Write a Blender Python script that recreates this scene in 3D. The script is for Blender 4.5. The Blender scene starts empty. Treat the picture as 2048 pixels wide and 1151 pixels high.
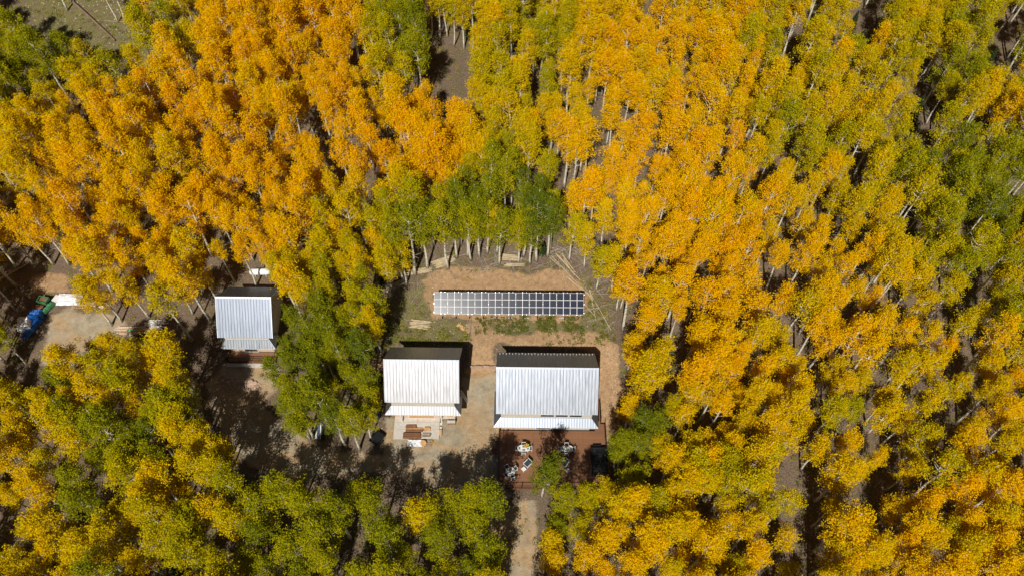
import bpy, math, random
import numpy as np
from mathutils import Vector, Matrix, noise

# ------------------------------------------------------------------ camera, sky, sun
S = bpy.context.scene
COL = S.collection
CAM_H, TILT, FPX = 100.0, math.radians(33), 1593.0
cam_data = bpy.data.cameras.new('camera')
cam = bpy.data.objects.new('camera', cam_data)
COL.objects.link(cam)
cam.location = (0, 0, CAM_H)
cam.rotation_euler = (TILT, 0, 0)
cam_data.sensor_width = 36
cam_data.lens = 36 * FPX / 2048
cam_data.clip_start = 1
cam_data.clip_end = 3000
S.camera = cam

SUN_EL, SUN_AZ = math.radians(49.5), math.radians(11.3)     # sun stands south, a little west
sun_vec = Vector((-math.sin(SUN_AZ) * math.cos(SUN_EL), -math.cos(SUN_AZ) * math.cos(SUN_EL), math.sin(SUN_EL)))
W = bpy.data.worlds.new('World')
S.world = W
W.use_nodes = True
wt = W.node_tree
sky = wt.nodes.new('ShaderNodeTexSky')
sky.sky_type = 'NISHITA'
sky.sun_disc = False
sky.sun_elevation = SUN_EL
sky.sun_rotation = math.pi + SUN_AZ
sky.altitude = 2800
wt.nodes['Background'].inputs[1].default_value = 0.036
wt.links.new(sky.outputs[0], wt.nodes['Background'].inputs[0])
sl = bpy.data.lights.new('sun', 'SUN')
sl.energy = 4.95
sl.angle = math.radians(0.53)
sl.color = (1.0, 0.955, 0.88)
so = bpy.data.objects.new('sun', sl)
COL.objects.link(so)
so.location = (-20, -60, 120)
so.rotation_euler = (-sun_vec).to_track_quat('-Z', 'Y').to_euler()
S.view_settings.view_transform = 'Standard'
S.view_settings.look = 'None'
S.view_settings.exposure = 0.0
S.view_settings.gamma = 1.0
S.cycles.max_bounces = 6
S.cycles.diffuse_bounces = 3
S.cycles.glossy_bounces = 2
S.cycles.transmission_bounces = 3

# ------------------------------------------------------------------ geometry of the place
def smooth(a, b, x):
    t = min(1, max(0, (x - a) / (b - a)))
    return t * t * (3 - 2 * t)

PR_A = [(-100, -5), (15, -3.0), (34, -2.2), (46, -2.05), (51.9, -1.35), (53.2, -.55), (55.5, -.05), (58, 0), (66, .3), (72, .8), (100, 1.8), (135, 3), (500, 12)]
PR_B = [(-100, -5), (15, -3.0), (40, -1.9), (52.4, -1.55), (62, -.3), (66, .1), (72, .6), (100, 1.8), (135, 3), (500, 12)]
def pl(t, y):
    for (a, za), (b, zb) in zip(t, t[1:]):
        if y <= b:
            return za + (zb - za) * max(0, (y - a)) / (b - a)
    return t[-1][1]
def gz(x, y):
    w = smooth(-26, -19, x) * (1 - smooth(14, 22, x))
    z = pl(PR_A, y) * w + pl(PR_B, y) * (1 - w)
    far = 1 - smooth(-46, -38, x) * (1 - smooth(15, 24, x)) * smooth(30, 36, y) * (1 - smooth(68, 78, y))
    z += .45 * far * noise.noise(Vector((x * .07, y * .07, 3.1)))
    z += .05 * noise.noise(Vector((x * .6, y * .6, 9)))
    return z

def P(px, py, z=0.0):
    """the world point at height z that shows at this pixel of the photograph"""
    u = (px - 1024) / FPX; v = (575.5 - py) / FPX
    d = (CAM_H - z) / (math.cos(TILT) - v * math.sin(TILT))
    return d * u, d * (math.sin(TILT) + v * math.cos(TILT))
def Q(x, y, z=0.0):
    h = z - CAM_H
    d = y * math.sin(TILT) - h * math.cos(TILT)
    return 1024 + FPX * x / d, 575.5 - FPX * (y * math.cos(TILT) + h * math.sin(TILT)) / d
def G(px, py, dz=0.0):
    z = 0
    for i in range(6):
        x, y = P(px, py, z + dz)
        z = gz(x, y)
    return x, y, z

def inside(poly, x, y):
    c = False
    j = len(poly) - 1
    for i in range(len(poly)):
        xi, yi = poly[i]; xj, yj = poly[j]
        if (yi > y) != (yj > y) and x < (xj - xi) * (y - yi) / (yj - yi) + xi:
            c = not c
        j = i
    return c

# ------------------------------------------------------------------ materials
MATS = {}
def mat(name, col, rough=.7, metal=0.0, var=.15, scale=6.0, bump=0.0, spec=.4, detail=4):
    if name in MATS: return MATS[name]
    m = bpy.data.materials.new(name); m.use_nodes = True
    nt = m.node_tree; b = nt.nodes['Principled BSDF']
    b.inputs['Roughness'].default_value = rough
    b.inputs['Metallic'].default_value = metal
    b.inputs['Specular IOR Level'].default_value = spec
    tc = nt.nodes.new('ShaderNodeTexCoord')
    n = nt.nodes.new('ShaderNodeTexNoise'); n.inputs['Scale'].default_value = scale; n.inputs['Detail'].default_value = detail
    nt.links.new(tc.outputs['Object'], n.inputs['Vector'])
    r = nt.nodes.new('ShaderNodeValToRGB')
    r.color_ramp.elements[0].position = .3; r.color_ramp.elements[1].position = .7
    r.color_ramp.elements[0].color = [c * (1 - var) for c in col] + [1]
    r.color_ramp.elements[1].color = [min(1, c * (1 + var)) for c in col] + [1]
    nt.links.new(n.outputs['Fac'], r.inputs['Fac'])
    nt.links.new(r.outputs['Color'], b.inputs['Base Color'])
    if bump:
        bp = nt.nodes.new('ShaderNodeBump'); bp.inputs['Strength'].default_value = bump; bp.inputs['Distance'].default_value = .05
        nt.links.new(n.outputs['Fac'], bp.inputs['Height']); nt.links.new(bp.outputs['Normal'], b.inputs['Normal'])
    MATS[name] = m
    return m

M_white = mat('white painted metal', (.70, .69, .66), .45)
M_cream = mat('cream siding', (.62, .56, .46), .8)
M_tan = mat('tan stucco wall', (.60, .45, .34), .9, var=.25, scale=5, bump=.3)
M_black = mat('black metal', (.012, .012, .013), .45)
M_cushion = mat('dark slate cushion', (.035, .045, .055), .9)
M_green_mat = mat('grey green woven mat', (.13, .17, .14), .9)
M_conc = mat('broom finished concrete', (.50, .46, .40), .9, var=.1, scale=2)
M_glass = mat('dark window glass', (.03, .04, .045), .08, spec=.8)
M_log = mat('peeled aspen wood', (.47, .37, .23), .8, var=.3, scale=4)
M_loggrey = mat('weathered grey branch', (.34, .29, .235), .85, var=.3, scale=5)
M_lumber = mat('brown stained lumber', (.23, .105, .05), .7, var=.35, scale=3)
M_lumber2 = mat('fresh pale lumber', (.55, .33, .15), .75, var=.25, scale=5)
M_tarp_w = mat('white plastic tarp', (.74, .75, .77), .4, var=.12, scale=3, bump=.6)
M_tarp_b = mat('blue plastic tarp', (.012, .10, .38), .4, var=.3, scale=3, bump=.6)
M_green = mat('green painted steel', (.05, .20, .09), .5, var=.25)
M_green_sheet = mat('pale green plastic', (.20, .52, .30), .5, var=.25)
M_stone = mat('tan sandstone', (.42, .30, .22), .9, var=.3, scale=3, bump=.5)
M_tank = mat('white tank paint', (.80, .80, .78), .35, var=.1, scale=9)
M_alu = mat('galvanised steel', (.60, .62, .64), .35, metal=.8)
M_sheet = mat('blue grey roofing sheet', (.16, .21, .27), .4, metal=.4)
M_flat_black = mat('flat black', (.010, .011, .013), .6)
M_flower_o = mat('orange petals', (.75, .22, .02), .7)
M_flower_y = mat('yellow petals', (.8, .55, .03), .7)
M_flower_p = mat('pink petals', (.75, .30, .25), .7)
M_leafg = mat('bouquet leaves', (.10, .20, .03), .7)
M_bluep = mat('bright blue plastic', (.02, .20, .65), .4)

def roof_mat(name, col, rough, met):
    m = bpy.data.materials.new(name); m.use_nodes = True
    nt = m.node_tree; b = nt.nodes['Principled BSDF']
    b.inputs['Metallic'].default_value = met
    tc = nt.nodes.new('ShaderNodeTexCoord'); mp = nt.nodes.new('ShaderNodeMapping')
    mp.inputs['Scale'].default_value = (3.2, .25, .25)
    nt.links.new(tc.outputs['Object'], mp.inputs['Vector'])
    n = nt.nodes.new('ShaderNodeTexNoise'); n.inputs['Scale'].default_value = 2.0; n.inputs['Detail'].default_value = 5
    nt.links.new(mp.outputs[0], n.inputs['Vector'])
    r = nt.nodes.new('ShaderNodeValToRGB')
    r.color_ramp.elements[0].position = .3; r.color_ramp.elements[1].position = .72
    r.color_ramp.elements[0].color = [c * .78 for c in col] + [1]
    r.color_ramp.elements[1].color = [min(1, c * 1.12) for c in col] + [1]
    nt.links.new(n.outputs['Fac'], r.inputs['Fac']); nt.links.new(r.outputs['Color'], b.inputs['Base Color'])
    mr = nt.nodes.new('ShaderNodeMapRange'); mr.inputs[3].default_value = rough - .07; mr.inputs[4].default_value = rough + .1
    nt.links.new(n.outputs['Fac'], mr.inputs[0]); nt.links.new(mr.outputs[0], b.inputs['Roughness'])
    MATS[name] = m
    return m
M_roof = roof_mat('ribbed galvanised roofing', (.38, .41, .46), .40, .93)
M_roof_glare = roof_mat('glare brightened ribbed roofing', (.50, .50, .52), .41, .94)  # same roof metal, paler base colour stands in for stronger sun glare
M_roof_dimmed = roof_mat('glare dimmed blue grey ribbed roofing', (.20, .225, .27), .42, .92)  # same roof metal, base colour darkened to hold back its sun glare
M_roof_f = roof_mat('grey front roofing', (.25, .28, .33), .42, .82)  # front slopes: base colour lowered against glare from their flatter pitch
M_ridge = roof_mat('galvanised ridge flashing', (.42, .45, .50), .4, .8)

def plank_mat(name, col, pitch, axis='Y'):
    m = bpy.data.materials.new(name); m.use_nodes = True
    nt = m.node_tree; b = nt.nodes['Principled BSDF']; b.inputs['Roughness'].default_value = .6
    tc = nt.nodes.new('ShaderNodeTexCoord'); sp = nt.nodes.new('ShaderNodeSeparateXYZ')
    nt.links.new(tc.outputs['Object'], sp.inputs[0])
    d = nt.nodes.new('ShaderNodeMath'); d.operation = 'DIVIDE'; d.inputs[1].default_value = pitch
    nt.links.new(sp.outputs[axis], d.inputs[0])
    fr = nt.nodes.new('ShaderNodeMath'); fr.operation = 'FRACT'; nt.links.new(d.outputs[0], fr.inputs[0])
    fl = nt.nodes.new('ShaderNodeMath'); fl.operation = 'FLOOR'; nt.links.new(d.outputs[0], fl.inputs[0])
    wn = nt.nodes.new('ShaderNodeTexWhiteNoise'); wn.noise_dimensions = '1D'; nt.links.new(fl.outputs[0], wn.inputs['W'])
    gap = nt.nodes.new('ShaderNodeMath'); gap.operation = 'GREATER_THAN'; gap.inputs[1].default_value = .07
    nt.links.new(fr.outputs[0], gap.inputs[0])
    n = nt.nodes.new('ShaderNodeTexNoise'); n.inputs['Scale'].default_value = 1.3; n.inputs['Detail'].default_value = 5
    nt.links.new(tc.outputs['Object'], n.inputs['Vector'])
    ad = nt.nodes.new('ShaderNodeMath'); ad.operation = 'ADD'; nt.links.new(wn.outputs[0], ad.inputs[0]); nt.links.new(n.outputs['Fac'], ad.inputs[1])
    mr = nt.nodes.new('ShaderNodeMapRange'); mr.inputs[2].default_value = 2; mr.inputs[3].default_value = .78; mr.inputs[4].default_value = 1.22
    nt.links.new(ad.outputs[0], mr.inputs[0])
    ml = nt.nodes.new('ShaderNodeMath'); ml.operation = 'MULTIPLY'; nt.links.new(mr.outputs[0], ml.inputs[0])
    g2 = nt.nodes.new('ShaderNodeMapRange'); g2.inputs[3].default_value = .35; g2.inputs[4].default_value = 1
    nt.links.new(gap.outputs[0], g2.inputs[0]); nt.links.new(g2.outputs[0], ml.inputs[1])
    mx = nt.nodes.new('ShaderNodeVectorMath'); mx.operation = 'SCALE'; mx.inputs[0].default_value = col
    nt.links.new(ml.outputs[0], mx.inputs['Scale']); nt.links.new(mx.outputs[0], b.inputs['Base Color'])
    MATS[name] = m
    return m
M_deck = plank_mat('brown composite decking', (.225, .105, .05), .14)
M_deck_trim = mat('brown deck board', (.20, .09, .04), .6)
M_siding = plank_mat('cream lap siding', (.66, .60, .50), .2, 'Z')
M_sidingb = plank_mat('brown board siding', (.16, .085, .045), .25, 'X')

def pv_mat():
    m = bpy.data.materials.new('solar cells'); m.use_nodes = True
    nt = m.node_tree; b = nt.nodes['Principled BSDF']
    tc = nt.nodes.new('ShaderNodeTexCoord')
    w = nt.nodes.new('ShaderNodeTexWave'); w.bands_direction = 'Y'; w.inputs['Scale'].default_value = 2.0; w.inputs['Distortion'].default_value = .6; w.inputs['Detail'].default_value = 2
    nt.links.new(tc.outputs['Object'], w.inputs['Vector'])
    r = nt.nodes.new('ShaderNodeValToRGB')
    r.color_ramp.elements[0].color = (.010, .014, .030, 1); r.color_ramp.elements[1].color = (.020, .026, .048, 1)
    nt.links.new(w.outputs['Fac'], r.inputs['Fac']); nt.links.new(r.outputs['Color'], b.inputs['Base Color'])
    b.inputs['Roughness'].default_value = .21
    b.inputs['Specular IOR Level'].default_value = .075
    b.inputs['Coat Weight'].default_value = .0
    return m
M_pv = pv_mat()

# ------------------------------------------------------------------ mesh helpers
class MB:
    def __init__(s): s.v = []; s.f = []; s.m = []
    def add(s, vs, fs, mi=0):
        o = len(s.v); s.v += [tuple(v) for v in vs]
        for f in fs: s.f.append(tuple(i + o for i in f)); s.m.append(mi)
        return s
    def box(s, cx, cy, cz, sx, sy, sz, rz=0, mi=0, taper=1.0):
        c, n = math.cos(rz), math.sin(rz); vs = []
        for k in (-.5, .5):
            t = 1 if k < 0 else taper
            for a, b in ((-.5, -.5), (.5, -.5), (.5, .5), (-.5, .5)):
                x, y = a * sx * t, b * sy * t
                vs.append((cx + x * c - y * n, cy + x * n + y * c, cz + k * sz))
        return s.add(vs, [(3, 2, 1, 0), (4, 5, 6, 7), (0, 1, 5, 4), (1, 2, 6, 5), (2, 3, 7, 6), (3, 0, 4, 7)], mi)
    def tube(s, pts, rad, n=6, mi=0, cap=True):
        pts = [Vector(p) for p in pts]; vs = []; fs = []
        for i, p in enumerate(pts):
            d = (pts[min(i + 1, len(pts) - 1)] - pts[max(i - 1, 0)]).normalized()
            a = d.orthogonal().normalized() if i == 0 else (a - d * a.dot(d)).normalized()
            b = d.cross(a); r = rad[i] if isinstance(rad, (list, tuple)) else rad
            for k in range(n):
                t = 2 * math.pi * k / n
                vs.append(p + a * (r * math.cos(t)) + b * (r * math.sin(t)))
        for i in range(len(pts) - 1):
            for k in range(n):
                k2 = (k + 1) % n
                fs.append((i * n + k, i * n + k2, (i + 1) * n + k2, (i + 1) * n + k))
        if cap:
            fs.append(tuple(range(n - 1, -1, -1))); fs.append(tuple(range((len(pts) - 1) * n, len(pts) * n)))
        return s.add(vs, fs, mi)
    def prism(s, poly, z0, z1, mi=0):
        n = len(poly)
        vs = [(x, y, z0) for x, y in poly] + [(x, y, z1) for x, y in poly]
        return s.add(vs, [tuple(range(n - 1, -1, -1)), tuple(range(n, 2 * n))] + [(i, (i + 1) % n, n + (i + 1) % n, n + i) for i in range(n)], mi)
    def build(s, name, mats, parent=None, loc=(0, 0, 0), rot=(0, 0, 0), smooth_=False):
        me = bpy.data.meshes.new(name)
        me.from_pydata(s.v, [], s.f)
        mats = mats if isinstance(mats, (list, tuple)) else [mats]
        for m in mats: me.materials.append(m)
        if len(mats) > 1: me.polygons.foreach_set('material_index', s.m)
        if smooth_: me.polygons.foreach_set('use_smooth', [True] * len(me.polygons))
        me.update()
        o = bpy.data.objects.new(name, me); COL.objects.link(o)
        o.location = loc; o.rotation_euler = rot
        if parent: o.parent = parent
        return o

def tag(o, label, cat, group=None):
    o['label'] = label; o['category'] = cat
    if group: o['group'] = group
    return o
def thing(name, label, cat, loc=(0, 0, 0), rz=0, group=None):
    o = bpy.data.objects.new(name, None); COL.objects.link(o)
    o.location = loc; o.rotation_euler = (0, 0, rz); o.empty_display_size = .3
    return tag(o, label, cat, group)
def dup(root, loc, rz, label, group=None, scale=None):
    r = root.copy(); COL.objects.link(r); r.location = loc; r.rotation_euler = (0, 0, rz)
    r['label'] = label
    if group: r['group'] = group
    if scale: r.scale = (scale,) * 3
    for ch in list(root.children):
        c = ch.copy(); COL.objects.link(c); c.parent = r
        for g in list(ch.children):
            d = g.copy(); COL.objects.link(d); d.parent = c
    return r
RND = random.Random(7)

# ------------------------------------------------------------------ ground
CLEAR = [   # where no tree stands (tree feet), outlined on the photograph
    [(718, 640), (800, 592), (860, 548), (1040, 530), (1130, 528), (1165, 545), (1186, 590), (1216, 640), (1232, 700), (1248, 780), (1236, 880), (1218, 960), (1222, 1004), (1130, 1015), (1085, 1015), (1072, 1070), (1060, 1400), (985, 1400), (985, 1035), (800, 1030), (510, 1030), (458, 900), (405, 790), (345, 712), (430, 650), (440, 574), (572, 572), (618, 690), (600, 770), (596, 840), (606, 885), (745, 892), (766, 720), (768, 665)],
    [(20, 640), (60, 560), (130, 548), (205, 612), (340, 655), (345, 725), (240, 735), (205, 790), (120, 805), (70, 775), (55, 722)],
    [(-60, -60), (270, -60), (312, 40), (336, 150), (280, 218), (160, 206), (80, 150), (-10, 80), (-60, 40)],
    [(845, 108), (895, 92), (955, 118), (950, 318), (888, 318), (850, 220)],
    [(15, 560), (35, 470), (120, 460), (195, 515), (205, 612), (330, 590), (345, 660), (200, 620)],
    [(1785, 190), (1838, 190), (1818, 385), (1745, 385)], [(1560, 955), (1630, 955), (1610, 1130), (1540, 1130)],
    [(1690, 985), (1760, 985), (1740, 1120), (1660, 1120)], [(1935, 110), (2000, 105), (1975, 250), (1895, 250)],
    [(1525, 150), (1578, 150), (1555, 300), (1498, 300)], [(0, 1040), (70, 1040), (90, 1120), (0, 1140)],
    [(1670, 50), (1745, 50), (1722, 185), (1648, 185)], [(1370, 780), (1404, 760), (1390, 905), (1355, 905)],
    [(1585, 750), (1635, 740), (1615, 850), (1565, 860)], [(1150, 440), (1285, 440), (1262, 560), (1170, 560)],
    [(10, 735), (62, 735), (62, 800), (10, 800)], [(1880, 600), (1935, 590), (1900, 690), (1850, 700)], [(640, 330), (680, 330), (700, 430), (665, 430)],
    [(330, 240), (365, 240), (400, 350), (365, 350)], [(1480, 400), (1525, 400), (1500, 480), (1462, 480)], [(1960, 920), (2010, 900), (1975, 1010), (1930, 1010)],
]
Z_DIRT = [[(838, 552), (900, 540), (1020, 548), (1130, 540), (1165, 562), (1176, 590), (1172, 642), (1080, 646), (865, 642), (850, 600)],
          [(925, 645), (1050, 668), (1180, 660), (1236, 690), (1246, 760), (1240, 860), (1205, 885), (1190, 700), (990, 690), (985, 742), (940, 742)],
          [(690, 740), (745, 690), (775, 720), (770, 800), (730, 800)], [(60, 545), (130, 545), (130, 590), (60, 590)]]
Z_GRAVEL = [[(925, 738), (1010, 738), (1010, 1000), (1075, 985), (1060, 1300), (975, 1300), (985, 1010), (900, 970), (800, 945), (700, 930), (560, 960), (440, 880), (405, 760), (430, 720), (500, 712), (560, 730), (520, 800), (620, 885), (770, 898), (770, 830), (900, 815)],
            [(90, 640), (140, 610), (230, 630), (300, 690), (345, 712), (400, 800), (400, 900), (300, 830), (220, 740), (150, 780), (70, 760)]]
Z_GRASS = [[(30, -80), (470, -80), (470, 130), (330, 160), (90, 130)],
           [(770, 610), (850, 560), (880, 645), (1180, 645), (1230, 690), (1130, 690), (1080, 665), (930, 690), (780, 690), (700, 700), (640, 760), (590, 700), (680, 640)],
           [(720, 740), (768, 740), (768, 770), (720, 780)], [(1165, 545), (1230, 660), (1180, 660), (1150, 560)]]

def build_ground():
    xs = np.concatenate([np.linspace(-900, -135, 12), np.linspace(-130, -60, 71)[:-1], np.linspace(-60, 40, 201)[:-1], np.linspace(40, 130, 91), np.linspace(135, 900, 12)])
    ys = np.concatenate([np.linspace(-500, 5, 10), np.linspace(8, 25, 18)[:-1], np.linspace(25, 75, 151)[:-1], np.linspace(75, 150, 101), np.linspace(156, 900, 12)])
    nx, ny = len(xs), len(ys)
    vs = []; zones = [[], [], []]
    for y in ys:
        for x in xs:
            vs.append((x, y, gz(x, y)))
            px, py = Q(x, y)
            j = noise.noise_vector(Vector((x * .35, y * .35, 0)))
            k = noise.noise_vector(Vector((x * 1.3, y * 1.3, 5)))
            l = noise.noise_vector(Vector((x * 4.1, y * 4.1, 8)))
            qx, qy = px + 16 * j.x + 9 * k.x + 8 * l.x, py + 14 * j.y + 9 * k.y + 8 * l.y
            inr = -200 < px < 2200 and -200 < py < 1400
            for zi, zs in enumerate((Z_DIRT, Z_GRAVEL, Z_GRASS)):
                zones[zi].append(1.0 if inr and any(inside(p, qx, qy) for p in zs) else 0.0)
    def blur(z):
        a = np.array(z).reshape(ny, nx)
        for _ in range(2):
            b_ = np.pad(a, 1, mode='edge'); a = (b_[:-2, 1:-1] + b_[2:, 1:-1] + b_[1:-1, :-2] + b_[1:-1, 2:] + 2 * a) / 6
        return a.ravel()
    zones = [blur(z) for z in zones]
    fs = [(j * nx + i, j * nx + i + 1, (j + 1) * nx + i + 1, (j + 1) * nx + i) for j in range(ny - 1) for i in range(nx - 1)]
    me = bpy.data.meshes.new('ground'); me.from_pydata(vs, [], fs)
    for nm, z in zip(('dirt', 'gravel', 'grass'), zones):
        me.attributes.new(nm, 'FLOAT', 'POINT').data.foreach_set('value', z)
    me.polygons.foreach_set('use_smooth', [True] * len(fs))
    m = bpy.data.materials.new('forest floor, dirt and gravel'); m.use_nodes = True
    nt = m.node_tree; b = nt.nodes['Principled BSDF']; b.inputs['Roughness'].default_value = .95; b.inputs['Specular IOR Level'].default_value = .15
    L = nt.links.new
    tc = nt.nodes.new('ShaderNodeTexCoord')
    def nz(scale, detail=6, rough=.6, dist=0):
        n = nt.nodes.new('ShaderNodeTexNoise'); n.inputs['Scale'].default_value = scale; n.inputs['Detail'].default_value = detail
        n.inputs['Roughness'].default_value = rough; n.inputs['Distortion'].default_value = dist
        L(tc.outputs['Object'], n.inputs['Vector']); return n.outputs['Fac']
    def ramp(src, stops):
        r = nt.nodes.new('ShaderNodeValToRGB')
        e = r.color_ramp.elements
        e[0].position, e[0].color = stops[0][0], (*stops[0][1], 1); e[1].position, e[1].color = stops[-1][0], (*stops[-1][1], 1)
        for p_, c_ in stops[1:-1]:
            q = e.new(p_); q.color = (*c_, 1)
        L(src, r.inputs['Fac']); return r.outputs['Color']
    def mixc(f, a, b_):
        x = nt.nodes.new('ShaderNodeMix'); x.data_type = 'RGBA'; L(f, x.inputs[0]); L(a, x.inputs[6]); L(b_, x.inputs[7]); return x.outputs[2]
    def math_(op, a, b_):
        x = nt.nodes.new('ShaderNodeMath'); x.operation = op
        for i, q in enumerate((a, b_)):
            if isinstance(q, (int, float)): x.inputs[i].default_value = q
            else: L(q, x.inputs[i])
        return x.outputs[0]
    def attr(n):
        a = nt.nodes.new('ShaderNodeAttribute'); a.attribute_name = n; return a.outputs['Fac']
    fine = nz(5.5, 8, .75); mid = nz(.9, 6); big = nz(.16, 4); vf = nz(17, 4, .7)
    forest = ramp(fine, [(.28, (.055, .038, .026)), (.45, (.13, .090, .062)), (.6, (.21, .155, .115)), (.75, (.33, .26, .20))])
    moss = ramp(fine, [(.3, (.045, .052, .015)), (.55, (.13, .13, .04)), (.75, (.24, .21, .09))])
    f1 = ramp(mid, [(.52, (0, 0, 0)), (.66, (1, 1, 1))])
    forest = mixc(f1, forest, moss)
    # fallen yellow leaves
    v = nt.nodes.new('ShaderNodeTexVoronoi'); v.inputs['Scale'].default_value = 4.5; L(tc.outputs['Object'], v.inputs['Vector'])
    lf = math_('MULTIPLY', math_('LESS_THAN', v.outputs['Distance'], .20), math_('GREATER_THAN', mid, .47))
    yl = nt.nodes.new('ShaderNodeRGB'); yl.outputs[0].default_value = (.42, .25, .05, 1)
    lff = math_('MULTIPLY', lf, .6)
    forest = mixc(lff, forest, yl.outputs[0])
    grass = ramp(fine, [(.3, (.06, .065, .018)), (.5, (.17, .155, .055)), (.72, (.33, .26, .13))])
    gm = math_('MULTIPLY', attr('grass'), ramp(mid, [(.36, (0, 0, 0)), (.52, (1, 1, 1))]))
    c = mixc(gm, forest, grass)
    dirt = ramp(nz(1.6, 9, .72, .6), [(.28, (.22, .135, .070)), (.47, (.37, .235, .125)), (.62, (.45, .29, .16)), (.8, (.54, .39, .25))])
    gravel = mixc(ramp(nz(.22, 5, .6, 1.5), [(.42, (0, 0, 0)), (.62, (1, 1, 1))]), ramp(nz(.7, 9, .7), [(.3, (.22, .19, .135)), (.48, (.33, .275, .19)), (.7, (.44, .38, .28))]), ramp(nz(.9, 9, .7), [(.3, (.29, .185, .095)), (.48, (.40, .27, .145)), (.7, (.50, .36, .21))]))
    peb = ramp(vf, [(.32, (.55, .55, .55)), (.5, (1, 1, 1)), (.75, (1.25, 1.25, 1.25))])
    def mul(a, b_):
        x = nt.nodes.new('ShaderNodeMix'); x.data_type = 'RGBA'; x.blend_type = 'MULTIPLY'; x.inputs[0].default_value = 1; L(a, x.inputs[6]); L(b_, x.inputs[7]); return x.outputs[2]
    dm = ramp(math_('ADD', attr('dirt'), math_('MULTIPLY', math_('SUBTRACT', fine, .5), .9)), [(.30, (0, 0, 0)), (.72, (1, 1, 1))])
    c = mixc(dm, c, mul(dirt, peb))
    gv = ramp(math_('ADD', attr('gravel'), math_('MULTIPLY', math_('SUBTRACT', fine, .5), .8)), [(.30, (0, 0, 0)), (.70, (1, 1, 1))])
    c = mixc(gv, c, mul(gravel, peb))
    L(c, b.inputs['Base Color'])
    bp = nt.nodes.new('ShaderNodeBump'); bp.inputs['Strength'].default_value = .7; bp.inputs['Distance'].default_value = .25
    L(math_('ADD', math_('MULTIPLY', mid, .8), math_('MULTIPLY', fine, .45)), bp.inputs['Height']); L(bp.outputs['Normal'], b.inputs['Normal'])
    me.materials.append(m)
    o = bpy.data.objects.new('ground', me); COL.objects.link(o); o['kind'] = 'structure'
build_ground()

# ------------------------------------------------------------------ aspens
def leaf_mat(name, stops, transl=.30):
    m = bpy.data.materials.new(name); m.use_nodes = True
    nt = m.node_tree; L = nt.links.new
    for n in list(nt.nodes): nt.nodes.remove(n)
    out = nt.nodes.new('ShaderNodeOutputMaterial')
    t = nt.nodes.new('ShaderNodeAttribute'); t.attribute_type = 'INSTANCER'; t.attribute_name = 'tint'
    lv = nt.nodes.new('ShaderNodeAttribute'); lv.attribute_name = 'lv'
    a = nt.nodes.new('ShaderNodeMath'); a.operation = 'MULTIPLY_ADD'; a.inputs[1].default_value = .34
    L(lv.outputs['Fac'], a.inputs[0]); L(t.outputs['Fac'], a.inputs[2])
    s = nt.nodes.new('ShaderNodeMath'); s.operation = 'SUBTRACT'; s.inputs[1].default_value = .17; L(a.outputs[0], s.inputs[0])
    r = nt.nodes.new('ShaderNodeValToRGB'); e = r.color_ramp.elements
    e[0].position, e[0].color = stops[0][0], (*stops[0][1], 1); e[1].position, e[1].color = stops[-1][0], (*stops[-1][1], 1)
    for p_, c_ in stops[1:-1]:
        q = e.new(p_); q.color = (*c_, 1)
    L(s.outputs[0], r.inputs['Fac'])
    d = nt.nodes.new('ShaderNodeBsdfDiffuse'); tr = nt.nodes.new('ShaderNodeBsdfTranslucent'); mx = nt.nodes.new('ShaderNodeMixShader')
    mx.inputs[0].default_value = transl
    L(r.outputs[0], d.inputs[0]); L(r.outputs[0], tr.inputs[0]); L(d.outputs[0], mx.inputs[1]); L(tr.outputs[0], mx.inputs[2])
    L(mx.outputs[0], out.inputs[0])
    return m
M_leaf = leaf_mat('aspen leaves', [(.0, (.82, .42, .003)), (.2, (.84, .50, .003)), (.38, (.72, .495, .004)), (.52, (.50, .42, .005)), (.64, (.33, .32, .007)), (.8, (.185, .21, .010)), (1.0, (.09, .13, .014))])
M_needle = leaf_mat('spruce needles', [(0, (.030, .045, .014)), (1, (.06, .085, .03))], .1)

def bark_mat():
    m = bpy.data.materials.new('pale aspen bark'); m.use_nodes = True
    nt = m.node_tree; b = nt.nodes['Principled BSDF']; b.inputs['Roughness'].default_value = .8; L = nt.links.new
    tc = nt.nodes.new('ShaderNodeTexCoord'); mp = nt.nodes.new('ShaderNodeMapping'); mp.inputs['Scale'].default_value = (3, 3, 5)
    L(tc.outputs['Object'], mp.inputs[0])
    n = nt.nodes.new('ShaderNodeTexNoise'); n.inputs['Scale'].default_value = 1.2; n.inputs['Detail'].default_value = 4; L(mp.outputs[0], n.inputs[0])
    r = nt.nodes.new('ShaderNodeValToRGB'); e = r.color_ramp.elements
    e[0].position, e[0].color = .34, (.06, .05, .04, 1); e[1].position, e[1].color = .44, (.60, .56, .43, 1)
    q = e.new(.65); q.color = (.72, .68, .56, 1)
    L(n.outputs['Fac'], r.inputs['Fac']); L(r.outputs[0], b.inputs['Base Color'])
    return m
M_bark = bark_mat()
M_spruce_bark = mat('grey brown spruce bark', (.12, .085, .06), .9)

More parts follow.
